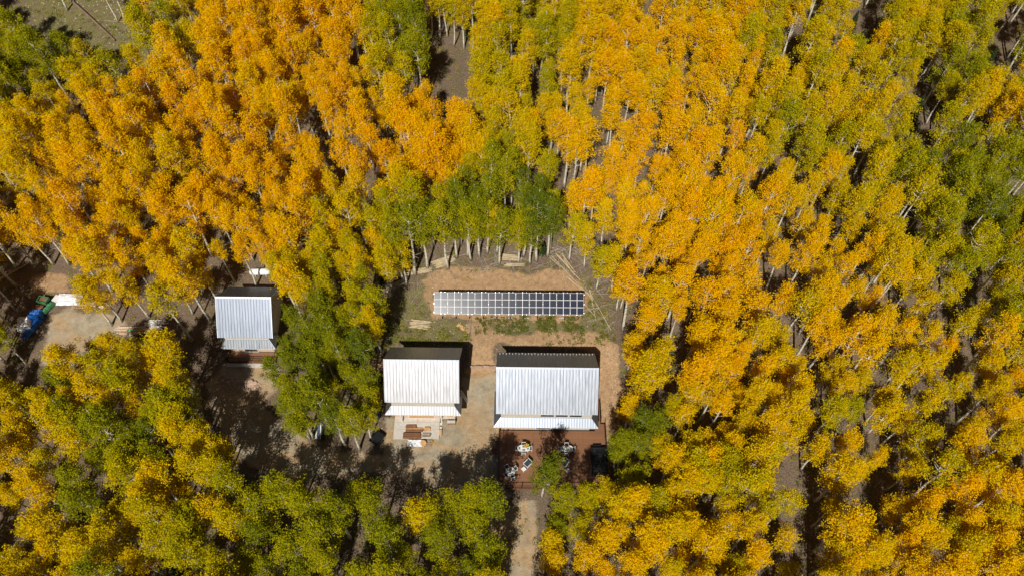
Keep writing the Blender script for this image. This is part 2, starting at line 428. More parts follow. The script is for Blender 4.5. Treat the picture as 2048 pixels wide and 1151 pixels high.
def leaf_cloud(rng, centers, radii, per, size, squash=.8, up=.5):
    cs = []; lv = []
    for c, r in zip(centers, radii):
        k = int(per * (r / .55) ** 2)
        p = rng.normal(size=(k, 3)) * (r * .52); p[:, 2] *= squash
        cs.append(p + c); lv.append(rng.random() * .55 + rng.random(k) * .45)
    c = np.concatenate(cs); lv = np.concatenate(lv); n = len(c)
    nr = rng.normal(size=(n, 3)); nr[:, 2] = np.abs(nr[:, 2]) + up; nr /= np.linalg.norm(nr, axis=1)[:, None]
    a = np.cross(nr, rng.normal(size=(n, 3))); a /= np.linalg.norm(a, axis=1)[:, None]
    b = np.cross(nr, a)
    s = (size * (.65 + .7 * rng.random(n)))[:, None]
    q = np.stack([c - a * s, c - b * s * .75, c + a * s, c + b * s * .75], axis=1).reshape(-1, 3)
    return q, lv
def quads_mesh(name, q, lv, m):
    n = len(lv)
    me = bpy.data.meshes.new(name)
    me.vertices.add(4 * n); me.vertices.foreach_set('co', q.astype(np.float32).ravel())
    me.loops.add(4 * n); me.loops.foreach_set('vertex_index', np.arange(4 * n, dtype=np.int32))
    me.polygons.add(n); me.polygons.foreach_set('loop_start', np.arange(0, 4 * n, 4, dtype=np.int32))
    me.update(calc_edges=True)
    me.attributes.new('lv', 'FLOAT', 'FACE').data.foreach_set('value', lv.astype(np.float32))
    me.materials.append(m)
    return me

def aspen_meshes(k, h, r, base, nlimb, double=False, density=1.0):
    rng = np.random.default_rng(100 + k); rd = random.Random(50 + k)
    tb = MB(); centers = []; radii = []; ks = min(1, .55 + .32 * r)
    stems = [(0.0, 0.0)] if not double else [(-.35, .10), (.4, -.12)]
    for si, (lx, ly) in enumerate(stems):
        hh = h * (1 - .08 * si)
        ph = rd.random() * 6
        def axis(t):
            bend = .30 * math.sin(t * 2.6 + ph) * t
            return Vector((lx * t * 4.2 * (1 if double else 0) + bend + .12 * math.sin(t * 9 + ph), ly * t * 4.2 + .25 * math.cos(t * 2.1 + ph) * t, hh * t))
        n = 9
        pts = [axis(i / n) - axis(0) for i in range(n + 1)]
        rb = .0125 * hh + .025
        tb.tube(pts, [rb * (1 - .86 * (i / n) ** .9) * (1.25 if i == 0 else 1) for i in range(n + 1)], 7)
        nl = nlimb
        for i in range(nl):
            s = (i + .3 * rd.random()) / nl
            t0 = base + (0.95 - base) * s
            a = i * 2.4 + rd.random() * .8
            prof = (math.sin(math.pi * min(1, (s * .80 + .22))) ** .8)
            ln = r * prof * (.75 + .45 * rd.random()) * (.8 if double else 1)
            p0 = axis(t0) - axis(0)
            rise = ln * (.55 + .9 * s)
            p2 = p0 + Vector((math.cos(a) * ln, math.sin(a) * ln, rise))
            p1 = p0 + Vector((math.cos(a) * ln * .5, math.sin(a) * ln * .5, rise * .35))
            tb.tube([p0, p1, p2], [.045 * (1 - .5 * s) + .012, .03, .012], 4, cap=False)
            if rd.random() < .10: continue
            centers.append(p2); radii.append((.40 + .26 * rd.random()) * ks)
            for q_ in range(2): centers.append(p2 + Vector((rd.uniform(-.55, .55), rd.uniform(-.55, .55), rd.uniform(.1, .9)))); radii.append((.22 + .22 * rd.random()) * ks)
            for f in (.35, .62):
                q = p0.lerp(p2, f + .12 * rd.random())
                centers.append(q + Vector((rd.uniform(-.5, .5), rd.uniform(-.5, .5), rd.uniform(-.1, .45)))); radii.append((.30 + .26 * rd.random()) * ks)
            if rd.random() < .8:
                centers.append(p2 + Vector((rd.uniform(-.7, .7), rd.uniform(-.7, .7), rd.uniform(-.5, .4)))); radii.append(.28 + .22 * rd.random())
        top = axis(1.0) - axis(0)
        for i in range(4):
            centers.append(top + Vector((rd.uniform(-.35, .35), rd.uniform(-.35, .35), -.25 - .35 * i))); radii.append(.36 + .1 * i)
    # a few dead twigs low on the stem
    for i in range(4):
        t0 = base * (.45 + .5 * rd.random()); a = rd.random() * 6.3; p0 = Vector((0, 0, h * t0)) + (axis(t0) - axis(0) - Vector((0, 0, hh * t0)))
        tb.tube([p0, p0 + Vector((math.cos(a) * .9, math.sin(a) * .9, .35))], [.02, .006], 3, cap=False)
    c = np.array([tuple(v) for v in centers])
    q, lv = leaf_cloud(rng, c, radii, 72 * density, .078, 1.15, .3)
    me = quads_mesh('crown', q, lv, M_leaf)
    tm = bpy.data.meshes.new('trunk'); tm.from_pydata(tb.v, [], tb.f); tm.materials.append(M_bark)
    tm.polygons.foreach_set('use_smooth', [True] * len(tm.polygons)); tm.update()
    return me, tm

VAR = [(13.5, 1.45, .40, 30, False, 1.0), (12.8, 1.3, .38, 28, False, 1.0), (14.8, 1.55, .42, 32, False, 1.0), (12.2, 1.5, .36, 28, False, 1.0),
       (14.2, 1.2, .46, 26, False, 1.05), (13.0, 1.75, .38, 32, False, .9), (11.0, 1.15, .36, 24, False, 1.0), (15.4, 1.7, .42, 34, False, 1.0),
       (12.5, 1.4, .46, 20, True, .85), (13.4, 1.4, .50, 24, False, .7),
       (13.2, 1.25, .47, 25, False, 1.05), (12.0, 1.15, .45, 23, False, 1.05), (14.4, 1.3, .50, 26, False, 1.0), (12.6, 1.4, .45, 26, False, .95), (13.8, 1.0, .54, 21, False, 1.1), (11.2, 1.05, .42, 20, False, 1.05), (13.0, 1.3, .60, 18, False, .7)]
MESHES = [aspen_meshes(i, *v) for i, v in enumerate(VAR)]

# colour of the crowns over the photograph: (px, py, reach, tint) 0 orange .. 1 green
TINTS = [(60, 110, 110, .60), (230, 110, 60, .62), (300, 120, 60, .25), (350, 60, 60, .6), (500, 80, 120, .10), (400, 220, 150, .10), (200, 260, 120, .18), (620, 60, 110, .10), (700, 200, 120, .15), (580, 300, 150, .12),
         (40, 330, 90, .25), (180, 420, 120, .22), (350, 420, 140, .14), (60, 440, 80, .24), (520, 440, 100, .20), (330, 330, 60, .4), (540, 190, 50, .45),
         (790, 60, 60, .60), (800, 110, 50, .68), (760, 250, 80, .12), (850, 220, 60, .10), (760, 330, 100, .10), (880, 300, 80, .10), (950, 120, 60, .40), (960, 60, 70, .35), (1010, 190, 80, .42), (1060, 130, 60, .5), (1090, 60, 60, .45),
         (1010, 300, 60, .55), (960, 360, 50, .68), (950, 420, 50, .70), (1080, 400, 48, .82), (1060, 340, 40, .7), (840, 420, 50, .68), (770, 390, 40, .66), (690, 420, 60, .60), (780, 460, 40, .68), (700, 480, 50, .28), (650, 460, 50, .5),
         (1010, 470, 40, .62), (1130, 470, 50, .45), (1120, 250, 90, .22), (1180, 330, 90, .22), (1160, 200, 60, .45), (1230, 160, 70, .25), (1250, 60, 100, .28), (1320, 250, 100, .12), (1360, 130, 100, .26), (1420, 60, 100, .25), (1300, 400, 100, .14), (1230, 420, 80, .16), (1400, 330, 90, .2), (1440, 200, 90, .2), (1250, 500, 80, .18), (1190, 540, 40, .5),
         (1560, 60, 100, .36), (1600, 180, 110, .36), (1560, 280, 60, .52), (1570, 250, 50, .58), (1700, 60, 100, .38), (1800, 60, 80, .42), (1920, 60, 90, .5), (1960, 120, 60, .62), (1880, 190, 70, .52), (1740, 230, 80, .33), (1840, 240, 60, .55), (1890, 280, 70, .6), (1960, 200, 60, .32), (2010, 180, 60, .34),
         (1960, 330, 90, .66), (2020, 420, 90, .6), (1860, 350, 90, .56), (1900, 420, 80, .6), (1780, 400, 80, .45), (1640, 340, 100, .38), (1500, 400, 100, .2), (1650, 430, 90, .32), (1480, 480, 90, .15), (1600, 500, 90, .26), (1770, 470, 70, .35),
         (1340, 560, 100, .18), (1450, 600, 100, .2), (1600, 600, 110, .26), (1760, 580, 100, .28), (1900, 560, 100, .5), (2000, 560, 80, .5), (1290, 620, 70, .16), (1330, 740, 70, .5), (1280, 690, 60, .2), (1420, 720, 100, .18), (1560, 740, 90, .2), (1540, 650, 50, .42), (1700, 700, 110, .22), (1830, 700, 110, .3), (1960, 720, 110, .34), (1720, 790, 60, .48), (1640, 830, 60, .5), (1450, 800, 80, .2),
         (1280, 840, 60, .74), (1240, 870, 50, .72), (1370, 880, 70, .28), (1480, 860, 70, .38), (1560, 860, 60, .3), (1500, 960, 60, .52), (1490, 1000, 50, .4), (1700, 900, 90, .22), (1850, 860, 90, .32), (1980, 880, 90, .28), (1640, 1070, 40, .5), (1750, 1050, 90, .25), (1900, 1050, 110, .24), (2020, 1060, 90, .16), (1400, 1060, 80, .26), (1560, 1120, 60, .28), (1300, 980, 60, .45), (1200, 980, 60, .42), (1280, 1080, 80, .24), (1120, 1000, 50, .62), (1150, 1060, 50, .45), (1090, 1110, 60, .30), (1130, 940, 40, .75), (1190, 1110, 50, .25),
         (880, 960, 40, .6), (950, 960, 50, .62), (850, 1040, 60, .70), (930, 1050, 60, .66), (880, 1120, 60, .62), (820, 1000, 30, .3), (700, 1000, 60, .64), (620, 960, 50, .66), (560, 960, 50, .55), (500, 1010, 60, .60), (600, 1060, 70, .64), (720, 1080, 70, .68), (640, 1130, 60, .62), (480, 1120, 60, .58), (770, 950, 40, .66),
         (60, 720, 80, .52), (30, 800, 70, .42), (140, 760, 60, .5), (200, 690, 60, .24), (270, 680, 60, .28), (330, 720, 50, .3), (220, 740, 60, .5), (310, 780, 60, .34), (180, 800, 50, .2), (370, 820, 50, .55), (300, 870, 60, .62), (220, 880, 60, .68), (250, 820, 50, .26), (100, 850, 70, .4), (50, 900, 70, .32), (130, 950, 80, .5), (60, 1000, 70, .3), (250, 960, 60, .3), (330, 960, 60, .4), (180, 1050, 80, .42), (380, 940, 50, .45), (330, 1060, 60, .34), (100, 1110, 60, .35),
         (230, 560, 60, .42), (130, 560, 40, .20), (310, 560, 60, .38), (380, 540, 60, .3), (440, 540, 50, .36), (620, 560, 50, .36), (680, 560, 50, .42), (590, 530, 40, .45), (640, 630, 60, .74), (700, 620, 40, .62), (620, 700, 60, .76), (560, 690, 50, .78), (680, 700, 60, .74), (620, 790, 70, .72), (700, 780, 50, .66), (740, 820, 40, .55)]
def tint_at(px, py):
    sw = st = 0.0
    for x, y, r, t in TINTS:
        d2 = ((px - x) ** 2 + (py - y) ** 2) / (r * r * .55)
        if d2 < 16:
            w = math.exp(-d2); sw += w; st += w * t
    t = (st + .32 * 1e-3) / (sw + 1e-3)
    return t + (.06 if px > 1250 and py > 700 and t < .4 else .0 if px > 1000 and t < .34 else (.07 if px < 420 and py > 640 else .03))

TREES = []      # (x, y, z, variant, rz, scale, tint, leanx, leany)
rt = random.Random(11)
def add_tree(x, y, var=None, sc=None, tint=None, jit=.07):
    v = var if var is not None else rt.choice([10, 11, 12, 13, 14, 15, 16, 10, 11, 12, 13, 14, 15, 1, 4, 6, 0, 9])
    s = sc if sc is not None else rt.choice([rt.uniform(.72, .95), rt.uniform(.9, 1.15), rt.uniform(1.0, 1.24)])
    z = gz(x, y)
    if tint is None:
        cx, cy = Q(x, y, z + VAR[v][0] * s * .74)
        tint = tint_at(cx, cy) + rt.gauss(0, jit)
    TREES.append((x, y, z - .05, v, rt.uniform(0, 6.28), s, min(1, max(0.02, tint)), rt.gauss(0, .022), rt.gauss(0, .022)))
# trees whose feet can be seen or that shape the edge of the clearing: (px, py of the foot, variant, scale, tint)
HAND = [(855, 536, 2, 1.05, .68), (808, 563, 4, 1.0, .58), (813, 570, 6, 1.0, .45), (740, 590, 1, .95, .35), (914, 515, 2, .95, .66), (942, 520, 0, 1.0, .60), (936, 512, 4, 1.0, .74), (959, 512, 0, 1.05, .70), (975, 506, 1, .98, .60), (994, 505, 6, 1.0, .30), (1037, 525, 3, .9, .55), (1047, 512, 0, .95, .60), (1060, 527, 3, 1.0, .72), (1073, 522, 7, 1.05, .84), (1095, 513, 2, 1.0, .80), (1100, 500, 4, .95, .6), (1138, 520, 1, .92, .48), (1168, 534, 6, .95, .40),
        (1192, 578, 6, .95, .48), (1224, 582, 6, 1.0, .40), (1240, 618, 0, .8, .28), (1233, 620, 6, .9, .3), (1236, 524, 0, .95, .18), (1203, 492, 6, 1.0, .3), (1262, 545, 1, .9, .2), (1276, 500, 0, .95, .2), (1180, 462, 2, .95, .3), (1240, 458, 1, .95, .25), (1249, 519, 2, .9, .18), (765, 535, 6, .9, .3), (720, 560, 0, .9, .45), (700, 545, 1, 1.0, .3), (777, 565, 6, .8, .4),
        (65, 523, 0, 1.05, .2), (108, 529, 1, 1.0, .22), (139, 529, 2, 1.0, .16), (133, 502, 4, .9, .2), (188, 508, 1, 1.0, .3), (35, 537, 4, 1.0, .3), (363, 591, 2, .95, .3), (360, 598, 1, .9, .35), (274, 516, 0, 1, .2), (224, 650, 0, .92, .40), (244, 643, 3, .9, .36), (299, 635, 1, .95, .38), (436, 603, 0, .9, .3), (386, 628, 6, .9, .38),
        (352, 774, 3, .95, .34), (748, 710, 5, .85, .52), (763, 702, 2, .85, .42), (684, 726, 7, .90, .74), (665, 690, 3, 1.0, .74), (668, 712, 5, .9, .74), (650, 740, 5, 1.0, .74), (640, 752, 3, .98, .76), (700, 760, 7, .86, .70), (621, 876, 8, .95, .66), (626, 874, 5, .98, .70), (640, 830, 3, .9, .76), (690, 830, 5, .8, .55), (743, 877, 3, .82, .58), (755, 840, 6, .9, .6), (720, 800, 3, .85, .68), (670, 670, 3, .95, .66), (643, 596, 1, .9, .40), (640, 762, 6, .92, .78), (700, 700, 0, .85, .6),
        (1227, 936, 2, .82, .72), (1234, 938, 0, .80, .66), (1084, 992, 3, 1.06, .82), (1119, 1042, 7, .80, .60), (1106, 1075, 3, .75, .70), (1165, 1035, 0, .85, .55), (1205, 1025, 5, .8, .46), (1245, 990, 3, .9, .62), (1265, 930, 5, .85, .72), (1300, 900, 3, .95, .78), (1250, 860, 6, .9, .30), (1268, 790, 1, .95, .22), (1255, 740, 6, .9, .26), (1274, 700, 0, .95, .2), (1152, 1090, 3, .8, .5), (1098, 1150, 6, .9, .3),
        (436, 905, 2, 1.05, .5), (452, 950, 0, 1.05, .42), (478, 1000, 2, 1.0, .5), (425, 860, 12, 1.05, .52), (402, 815, 10, 1.0, .45), (418, 925, 10, 1.1, .4), (440, 990, 12, 1.1, .45), (421, 1152, 5, .95, .55), (425, 1109, 0, .95, .5), (435, 1096, 3, .98, .60), (282, 1123, 1, 1.0, .45), (253, 1148, 0, 1.0, .4), (325, 1005, 5, .95, .5), (952, 1056, 7, .84, .62), (930, 1062, 5, .84, .64), (880, 1066, 3, .88, .60), (846, 1075, 1, .9, .42), (955, 1100, 3, .9, .66), (890, 1120, 7, .8, .72), (770, 1060, 5, .85, .66), (700, 1075, 7, .85, .68), (735, 1030, 3, .75, .62), (640, 1050, 3, .95, .60), (600, 1035, 0, .92, .66), (560, 1060, 5, .9, .58), (505, 1080, 3, .95, .50), (470, 1060, 1, .9, .36), (680, 1120, 7, .9, .66), (620, 1130, 5, .9, .62), (790, 1120, 3, .95, .70),
        (600, 738, 3, .80, .80), (574, 790, 15, .95, .80), (592, 846, 3, .72, .74), (612, 780, 10, .95, .76), (848, 82, 1, 1.0, .5), (864, 74, 0, 1.0, .42), (880, 78, 10, 1.0, .5), (895, 74, 3, 1.0, .45), (908, 92, 11, .9, .55), (928, 98, 0, .95, .45), (946, 100, 12, 1.0, .4), (135, 22, 0, 1.0, .5), (237, 45, 1, 1.0, .5), (250, 43, 0, 1.0, .5), (325, 45, 2, 1, .3), (333, 40, 1, 1, .35), (350, 42, 0, 1, .3)]
for px, py, v, s, t in HAND:
    if py > 1000 and px < 990: s *= 1.18
    x, y, z = G(px, py)
    add_tree(x, y, v, s, t + rt.gauss(0, .02))
N_HAND = len(TREES)
cell = {}
def near(x, y, r):
    ci, cj = int(x // 5), int(y // 5)
    for i in (-1, 0, 1):
        for j in (-1, 0, 1):
            for (a, b) in cell.get((ci + i, cj + j), ()):
                if (a - x) ** 2 + (b - y) ** 2 < r * r: return True
    return False
for t in TREES: cell.setdefault((int(t[0] // 5), int(t[1] // 5)), []).append((t[0], t[1]))
for i in range(36000):
    x = rt.uniform(-140, 140); y = rt.uniform(-12, 160)
    px, py = Q(x, y)
    if not (-380 < px < 2430 and -190 < py < 1830): continue
    dn = noise.noise(Vector((x * .06, y * .06, 20)))
    r = 2.5 + 1.3 * dn + rt.uniform(-.5, .5)
    if dn > .62: continue
    if px > 1500 and py > 600: r += .35
    if px > 2200 - 500 and py < 400: r += .1
    if near(x, y, r) or any(inside(p, px, py) for p in CLEAR): continue
    cell.setdefault((int(x // 5), int(y // 5)), []).append((x, y))
    add_tree(x, y)
print('trees', len(TREES))

# the 300 that show largest stand as trees of their own, the rest are one forest
def show(t):
    x, y, z, v, rz, s, tn, lx, ly = t
    cx, cy = Q(x, y, z + VAR[v][0] * s * .74)
    if not (8 < cx < 2040 and 8 < cy < 1145): return 0
    d = (CAM_H - z) * math.cos(TILT) + y * math.sin(TILT)
    return VAR[v][0] * s * s / d ** 2
order = sorted(range(len(TREES)), key=lambda i: -(show(TREES[i]) * (6 if i < N_HAND else 1)))
single = order[:300]; rest = [i for i in order[300:]]

COLW = [(.16, 'deep orange'), (.30, 'golden orange'), (.44, 'golden yellow'), (.58, 'yellow green'), (.74, 'lime green'), (2, 'dark green')]
COLS = [(90, 'by the left edge'), (230, 'in line with the tarps'), (340, 'by the green sheeting'), (440, 'left of the small cabin'), (560, 'in line with the small cabin'), (680, 'just right of the small cabin'), (770, 'just left of the middle cabin'), (850, 'in line with the middle cabin'), (930, 'in line with the concrete pad'),
        (1000, 'in line with the drive'), (1100, 'by the large cabin left half'), (1200, 'by the large cabin right half'), (1300, 'just right of the large cabin'), (1430, 'a little right of the large cabin'), (1560, 'well right of the large cabin'), (1700, 'midway to the right edge'), (1830, 'in the right quarter'), (1950, 'near the right edge'), (9999, 'by the right edge')]
ROWS = [(120, 'top row'), (260, 'high up'), (400, 'far above the panels'), (520, 'above the panels'), (640, 'level with the panels'), (760, 'level with the ridges'), (860, 'level with the eaves'), (960, 'level with deck'), (1060, 'below the deck'), (9999, 'bottom row')]
labs = {}
info = {}
for i in single:
    x, y, z, v, rz, s, tn, lx, ly = TREES[i]
    cx, cy = Q(x, y, z + VAR[v][0] * s * .74)
    c = next(n for k, n in COLW if tn < k); co = next(n for k, n in COLS if cx < k); ro = next(n for k, n in ROWS if cy < k)
    base = '%s aspen, %s, %s' % (c, ro, co)
    labs.setdefault(base, []).append((cx, i))
ORD = ['leftmost', 'second from left', 'third from left', 'fourth from left', 'fifth from left', 'sixth from left', 'seventh from left', 'eighth from left']
for base, l in labs.items():
    l.sort()
    for k, (cx, i) in enumerate(l):
        if len(l) == 1: info[i] = base
        elif len(l) == 2: info[i] = ('left ' if k == 0 else 'right ') + base
        elif k == len(l) - 1: info[i] = 'rightmost ' + base
        else: info[i] = ORD[k] + ' ' + base
        ws = info[i].split(); info[i] = ' '.join(w for q, w in enumerate(ws) if not (w == 'the' and len(ws) > 15))
SRC = {}
for i in single:
    x, y, z, v, rz, s, tn, lx, ly = TREES[i]
    t = thing('aspen_tree', info[i], 'tree', (x, y, z), rz, 'aspens of the surrounding forest')
    t.rotation_euler = (lx, ly, rz); t.scale = (s, s, s * (1 + .3 * lx))
    cm, tm = MESHES[v]
    c = bpy.data.objects.new('crown', cm); COL.objects.link(c); c.parent = t; c['tint'] = tn
    k = bpy.data.objects.new('trunk', tm); COL.objects.link(k); k.parent = t
    SRC.setdefault(v, (c, k))
print('variants', sorted(SRC))

def forest_object():
    me = bpy.data.meshes.new('aspen_forest')
    T = [TREES[i] for i in rest]
    me.from_pydata([t[:3] for t in T], [], [])
    def at(n, typ, vals, field='value'):
        a = me.attributes.new(n, typ, 'POINT'); a.data.foreach_set(field, vals)
    keys = sorted(SRC)
    at('tint', 'FLOAT', [t[6] for t in T]); at('size', 'FLOAT', [t[5] for t in T])
    at('pick', 'INT', [keys.index(t[3]) if t[3] in keys else 0 for t in T])
    at('turn', 'FLOAT_VECTOR', [c for t in T for c in (t[7], t[8], t[4])], 'vector')
    o = bpy.data.objects.new('aspen_forest', me); COL.objects.link(o)
    o['kind'] = 'stuff'; tag(o, 'dense mass of golden, orange and lime aspens filling the rest of the hillside', 'forest')
    ng = bpy.data.node_groups.new('forest', 'GeometryNodeTree')
    ng.interface.new_socket('Geometry', in_out='INPUT', socket_type='NodeSocketGeometry')
    ng.interface.new_socket('Geometry', in_out='OUTPUT', socket_type='NodeSocketGeometry')
    N = ng.nodes.new; L = ng.links.new
    gi, go = N('NodeGroupInput'), N('NodeGroupOutput')
    iop = N('GeometryNodeInstanceOnPoints'); iop.inputs['Pick Instance'].default_value = True
    L(gi.outputs[0], iop.inputs['Points'])
    allj = N('GeometryNodeJoinGeometry')
    for v in reversed(keys):
        j = N('GeometryNodeJoinGeometry')
        for ob in SRC[v]:
            oi = N('GeometryNodeObjectInfo'); oi.inputs['Object'].default_value = ob
            L(oi.outputs['Geometry'], j.inputs[0])
        g2i = N('GeometryNodeGeometryToInstance'); L(j.outputs[0], g2i.inputs[0]); L(g2i.outputs[0], allj.inputs[0])
    L(allj.outputs[0], iop.inputs['Instance'])
    def na(n, typ):
        a = N('GeometryNodeInputNamedAttribute'); a.data_type = typ; a.inputs['Name'].default_value = n; return a.outputs['Attribute']
    L(na('pick', 'INT'), iop.inputs['Instance Index'])
    e2r = N('FunctionNodeEulerToRotation'); L(na('turn', 'FLOAT_VECTOR'), e2r.inputs[0]); L(e2r.outputs[0], iop.inputs['Rotation'])
    L(na('size', 'FLOAT'), iop.inputs['Scale'])
    L(iop.outputs[0], go.inputs[0])
    md = o.modifiers.new('forest', 'NODES'); md.node_group = ng
forest_object()

#--OBJECTS--
YAW = math.radians(-.7)
# ------------------------------------------------------------------ cabins
def ribbed(mb, p0, p1, q0, q1, pitch=.41, h=.035, w=.05, thick=.03, mi=0):
    """roof sheet from eave p0-p1 up to q0-q1, ribs running up the slope"""
    p0, p1, q0, q1 = map(Vector, (p0, p1, q0, q1))
    nrm = (p1 - p0).cross(q0 - p0).normalized()
    if nrm.z < 0: nrm = -nrm
    Lp, Lq = (p1 - p0).length, (q1 - q0).length
    ex = (p1 - p0).normalized()
    off = (q0 - p0).dot(ex)              # where the upper edge starts along the eave
    L0 = max(Lp, Lq)
    # flat sheet
    vs = [p0, p1, q1, q0]; lo = [v - nrm * thick for v in vs]
    mb.add(vs + lo, [(0, 1, 2, 3), (7, 6, 5, 4), (0, 4, 5, 1), (1, 5, 6, 2), (2, 6, 7, 3), (3, 7, 4, 0)], mi)
    n = max(1, int(round(Lp / pitch)))
    up0 = q0 - ex * off                  # foot of the slope direction
    upv = (up0 - p0)
    for i in range(n + 1):
        s = Lp * i / n
        s = min(max(s, w * .6), Lp - w * .6)
        # how far up this rib runs before it meets a sloping side
        t = 1.0
        if off > 1e-4 and s < off: t = min(t, s / off)
        e2 = off + Lq
        if e2 < Lp - 1e-4 and s > e2: t = min(t, (Lp - s) / (Lp - e2))
        if t < .06: continue
        a = p0 + ex * s; b = a + upv * t
        e = ex * w
        v = [a - e, a - e * .45 + nrm * h, a + e * .45 + nrm * h, a + e, b - e, b - e * .45 + nrm * h, b + e * .45 + nrm * h, b + e]
        mb.add(v, [(0, 1, 5, 4), (1, 2, 6, 5), (2, 3, 7, 6), (0, 3, 2, 1), (4, 5, 6, 7)], mi)

def cabin(name, label, cx, cy, zg, L, half, zr, ze, wx, wsy, skirt_top, skirt_z, skirt_out, side_out, side_len, wins, doors, floor, rm=None, fm=None, wall_m=None):
    rm = rm or M_roof; fm = fm or M_roof_f
    t = thing(name, label, 'cabin', (cx, cy, zg), YAW)
    zr, ze, st, sz, fl = zr - zg, ze - zg, skirt_top - zg, skirt_z - zg, floor - zg
    X = L / 2; wX = X - wx; wy = half - wsy
    slope = (zr - ze) / half
    # walls: one gabled body
    b = MB()
    top = ze + slope * (half - wy) - .10
    prof = [(-wy, -.6), (wy, -.6), (wy, top), (0, zr - .12), (-wy, top)]
    vs = [(-wX, y, z) for y, z in prof] + [(wX, y, z) for y, z in prof]
    b.add(vs, [(4, 3, 2, 1, 0), (5, 6, 7, 8, 9)] + [(i, (i + 1) % 5, 5 + (i + 1) % 5, 5 + i) for i in range(5)])
    b.build('wall', wall_m or M_siding, t)
    # stone or stucco face under the front roof
    w2 = MB(); w2.box(0, -wy - .03, (fl + st - .35) / 2, 2 * wX - .02, .06, st - .35 - fl); w2.build('lower_wall', M_tan, t)
    # roof
    r = MB()
    ribbed(r, (-X, -half, ze), (X, -half, ze), (-X, 0, zr), (X, 0, zr))
    ribbed(r, (-X, half, ze), (X, half, ze), (-X, 0, zr), (X, 0, zr), h=.03)
    ro = r.build('roof', rm, t)
    c = MB()
    for s in (-1, 1):
        d = Vector((0, s * half, ze - zr)).normalized() * .24
        up = Vector((0, 0, .055))
        a = Vector((0, 0, zr)) + up; e = a + d
        c.add([(-X - .03, a.y, a.z), (X + .03, a.y, a.z), (X + .03, e.y, e.z), (-X - .03, e.y, e.z)], [(0, 1, 2, 3) if s < 0 else (3, 2, 1, 0)])
    c.build('ridge_cap', M_ridge, ro)
    for s in (-1, 1):       # rake boards
        for e in (-1, 1):
            f = MB()
            d = Vector((0, -e * half, zr - ze)); n_ = Vector((0, e * (zr - ze), half)).normalized()
            a = Vector((s * (X + .02), e * half, ze)) + n_ * .05; q = a + d
            f.add([a, q, q - n_ * .22, a - n_ * .22, a + Vector((-s * .09, 0, 0)), q + Vector((-s * .09, 0, 0)), q - n_ * .22 + Vector((-s * .09, 0, 0)), a - n_ * .22 + Vector((-s * .09, 0, 0))],
                  [(0, 1, 2, 3), (7, 6, 5, 4), (0, 4, 5, 1), (3, 2, 6, 7), (0, 3, 7, 4), (1, 5, 6, 2)])
            f.build('rake_trim', M_ridge, ro)
    # lower front roof that turns both front corners
    k = MB(); yo = -skirt_out; xo = wX + side_out
    ribbed(k, (-xo, yo, sz), (xo, yo, sz), (-wX, -wy - .005, st), (wX, -wy - .005, st), pitch=.36, h=.03)
    yb = yo + side_len
    for s in (-1, 1):
        ribbed(k, (s * xo, yo, sz), (s * xo, yb, sz), (s * (wX + .005), -wy, st), (s * (wX + .005), yb, st), pitch=.36, h=.02)
    ko = k.build('front_roof', fm, t)
    h = MB()
    for s in (-1, 1):
        h.tube([(s * xo, yo, sz + .03), (s * wX, -wy, st + .03)], .05, 5)
    h.build('hip_cap', M_ridge, ko)
    h = MB(); h.box(0, -wy - .03, st + .05, 2 * wX, .05, .07); h.build('wall_flashing', M_alu, ko)
    sf = MB(); sf.box(0, yo + .03, sz - .10, 2 * xo - .06, .04, .14)
    for s in (-1, 1): sf.box(s * (xo - .03), yo + side_len / 2 + .05, sz - .10, .04, side_len - .1, .14)
    sf.build('fascia', M_white, ko)
    for (x, z, w, hh) in wins:
        wf = MB(); wf.box(x, -wy - .05, z - zg, w + .16, .08, hh + .16); fo = wf.build('window', M_white, t)
        g = MB(); g.box(x, -wy - .075, z - zg, w, .06, hh); g.build('pane', M_glass, fo)
    for (x, w, hh, kind) in doors:
        wf = MB(); wf.box(x, -wy - .10, fl + hh / 2 + .01, w + .2, .09, hh + .12); fo = wf.build('door', M_white, t)
        g = MB(); g.box(x, -wy - .13, fl + hh / 2 + .06, w, .06, hh - .2)
        g.build('pane' if kind == 'glass' else 'door_leaf', M_glass if kind == 'glass' else M_lumber2, fo)
        hd = MB(); hd.box(x + w * .38, -wy - .18, fl + 1.0, .04, .06, .14); hd.build('handle', M_black, fo)
    # gable windows
    for s in (-1, 1):
        wf = MB(); wf.box(s * (wX + .03), 0, (ze + zr) / 2 - .6, .07, 1.3, 1.1); fo = wf.build('window', M_white, t)
        g = MB(); g.box(s * (wX + .05), 0, (ze + zr) / 2 - .6, .06, 1.1, .9); g.build('pane', M_glass, fo)
    return t
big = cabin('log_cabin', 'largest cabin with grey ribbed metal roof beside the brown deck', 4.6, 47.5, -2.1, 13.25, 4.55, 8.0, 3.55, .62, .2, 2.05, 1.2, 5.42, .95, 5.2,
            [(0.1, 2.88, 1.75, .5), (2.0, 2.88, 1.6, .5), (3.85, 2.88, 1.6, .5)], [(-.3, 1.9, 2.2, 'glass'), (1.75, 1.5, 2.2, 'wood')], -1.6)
for name_ in (): pass
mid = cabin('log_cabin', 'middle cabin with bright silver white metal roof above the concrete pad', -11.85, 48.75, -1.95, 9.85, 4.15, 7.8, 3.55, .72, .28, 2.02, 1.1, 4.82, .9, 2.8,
            [], [(-.5, 3.4, 2.3, 'wood'), (3.4, .9, 2.1, 'wood')], -1.85, M_roof_glare, M_roof_glare)
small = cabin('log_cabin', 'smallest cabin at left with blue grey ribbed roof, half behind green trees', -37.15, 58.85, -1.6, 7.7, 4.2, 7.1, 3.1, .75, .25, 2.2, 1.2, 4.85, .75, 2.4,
              [], [(-.2, 1.8, 2.1, 'glass')], -1.15, M_roof_dimmed, M_roof)
for c_ in (big, mid, small): c_.name = 'metal_roofed_cabin'
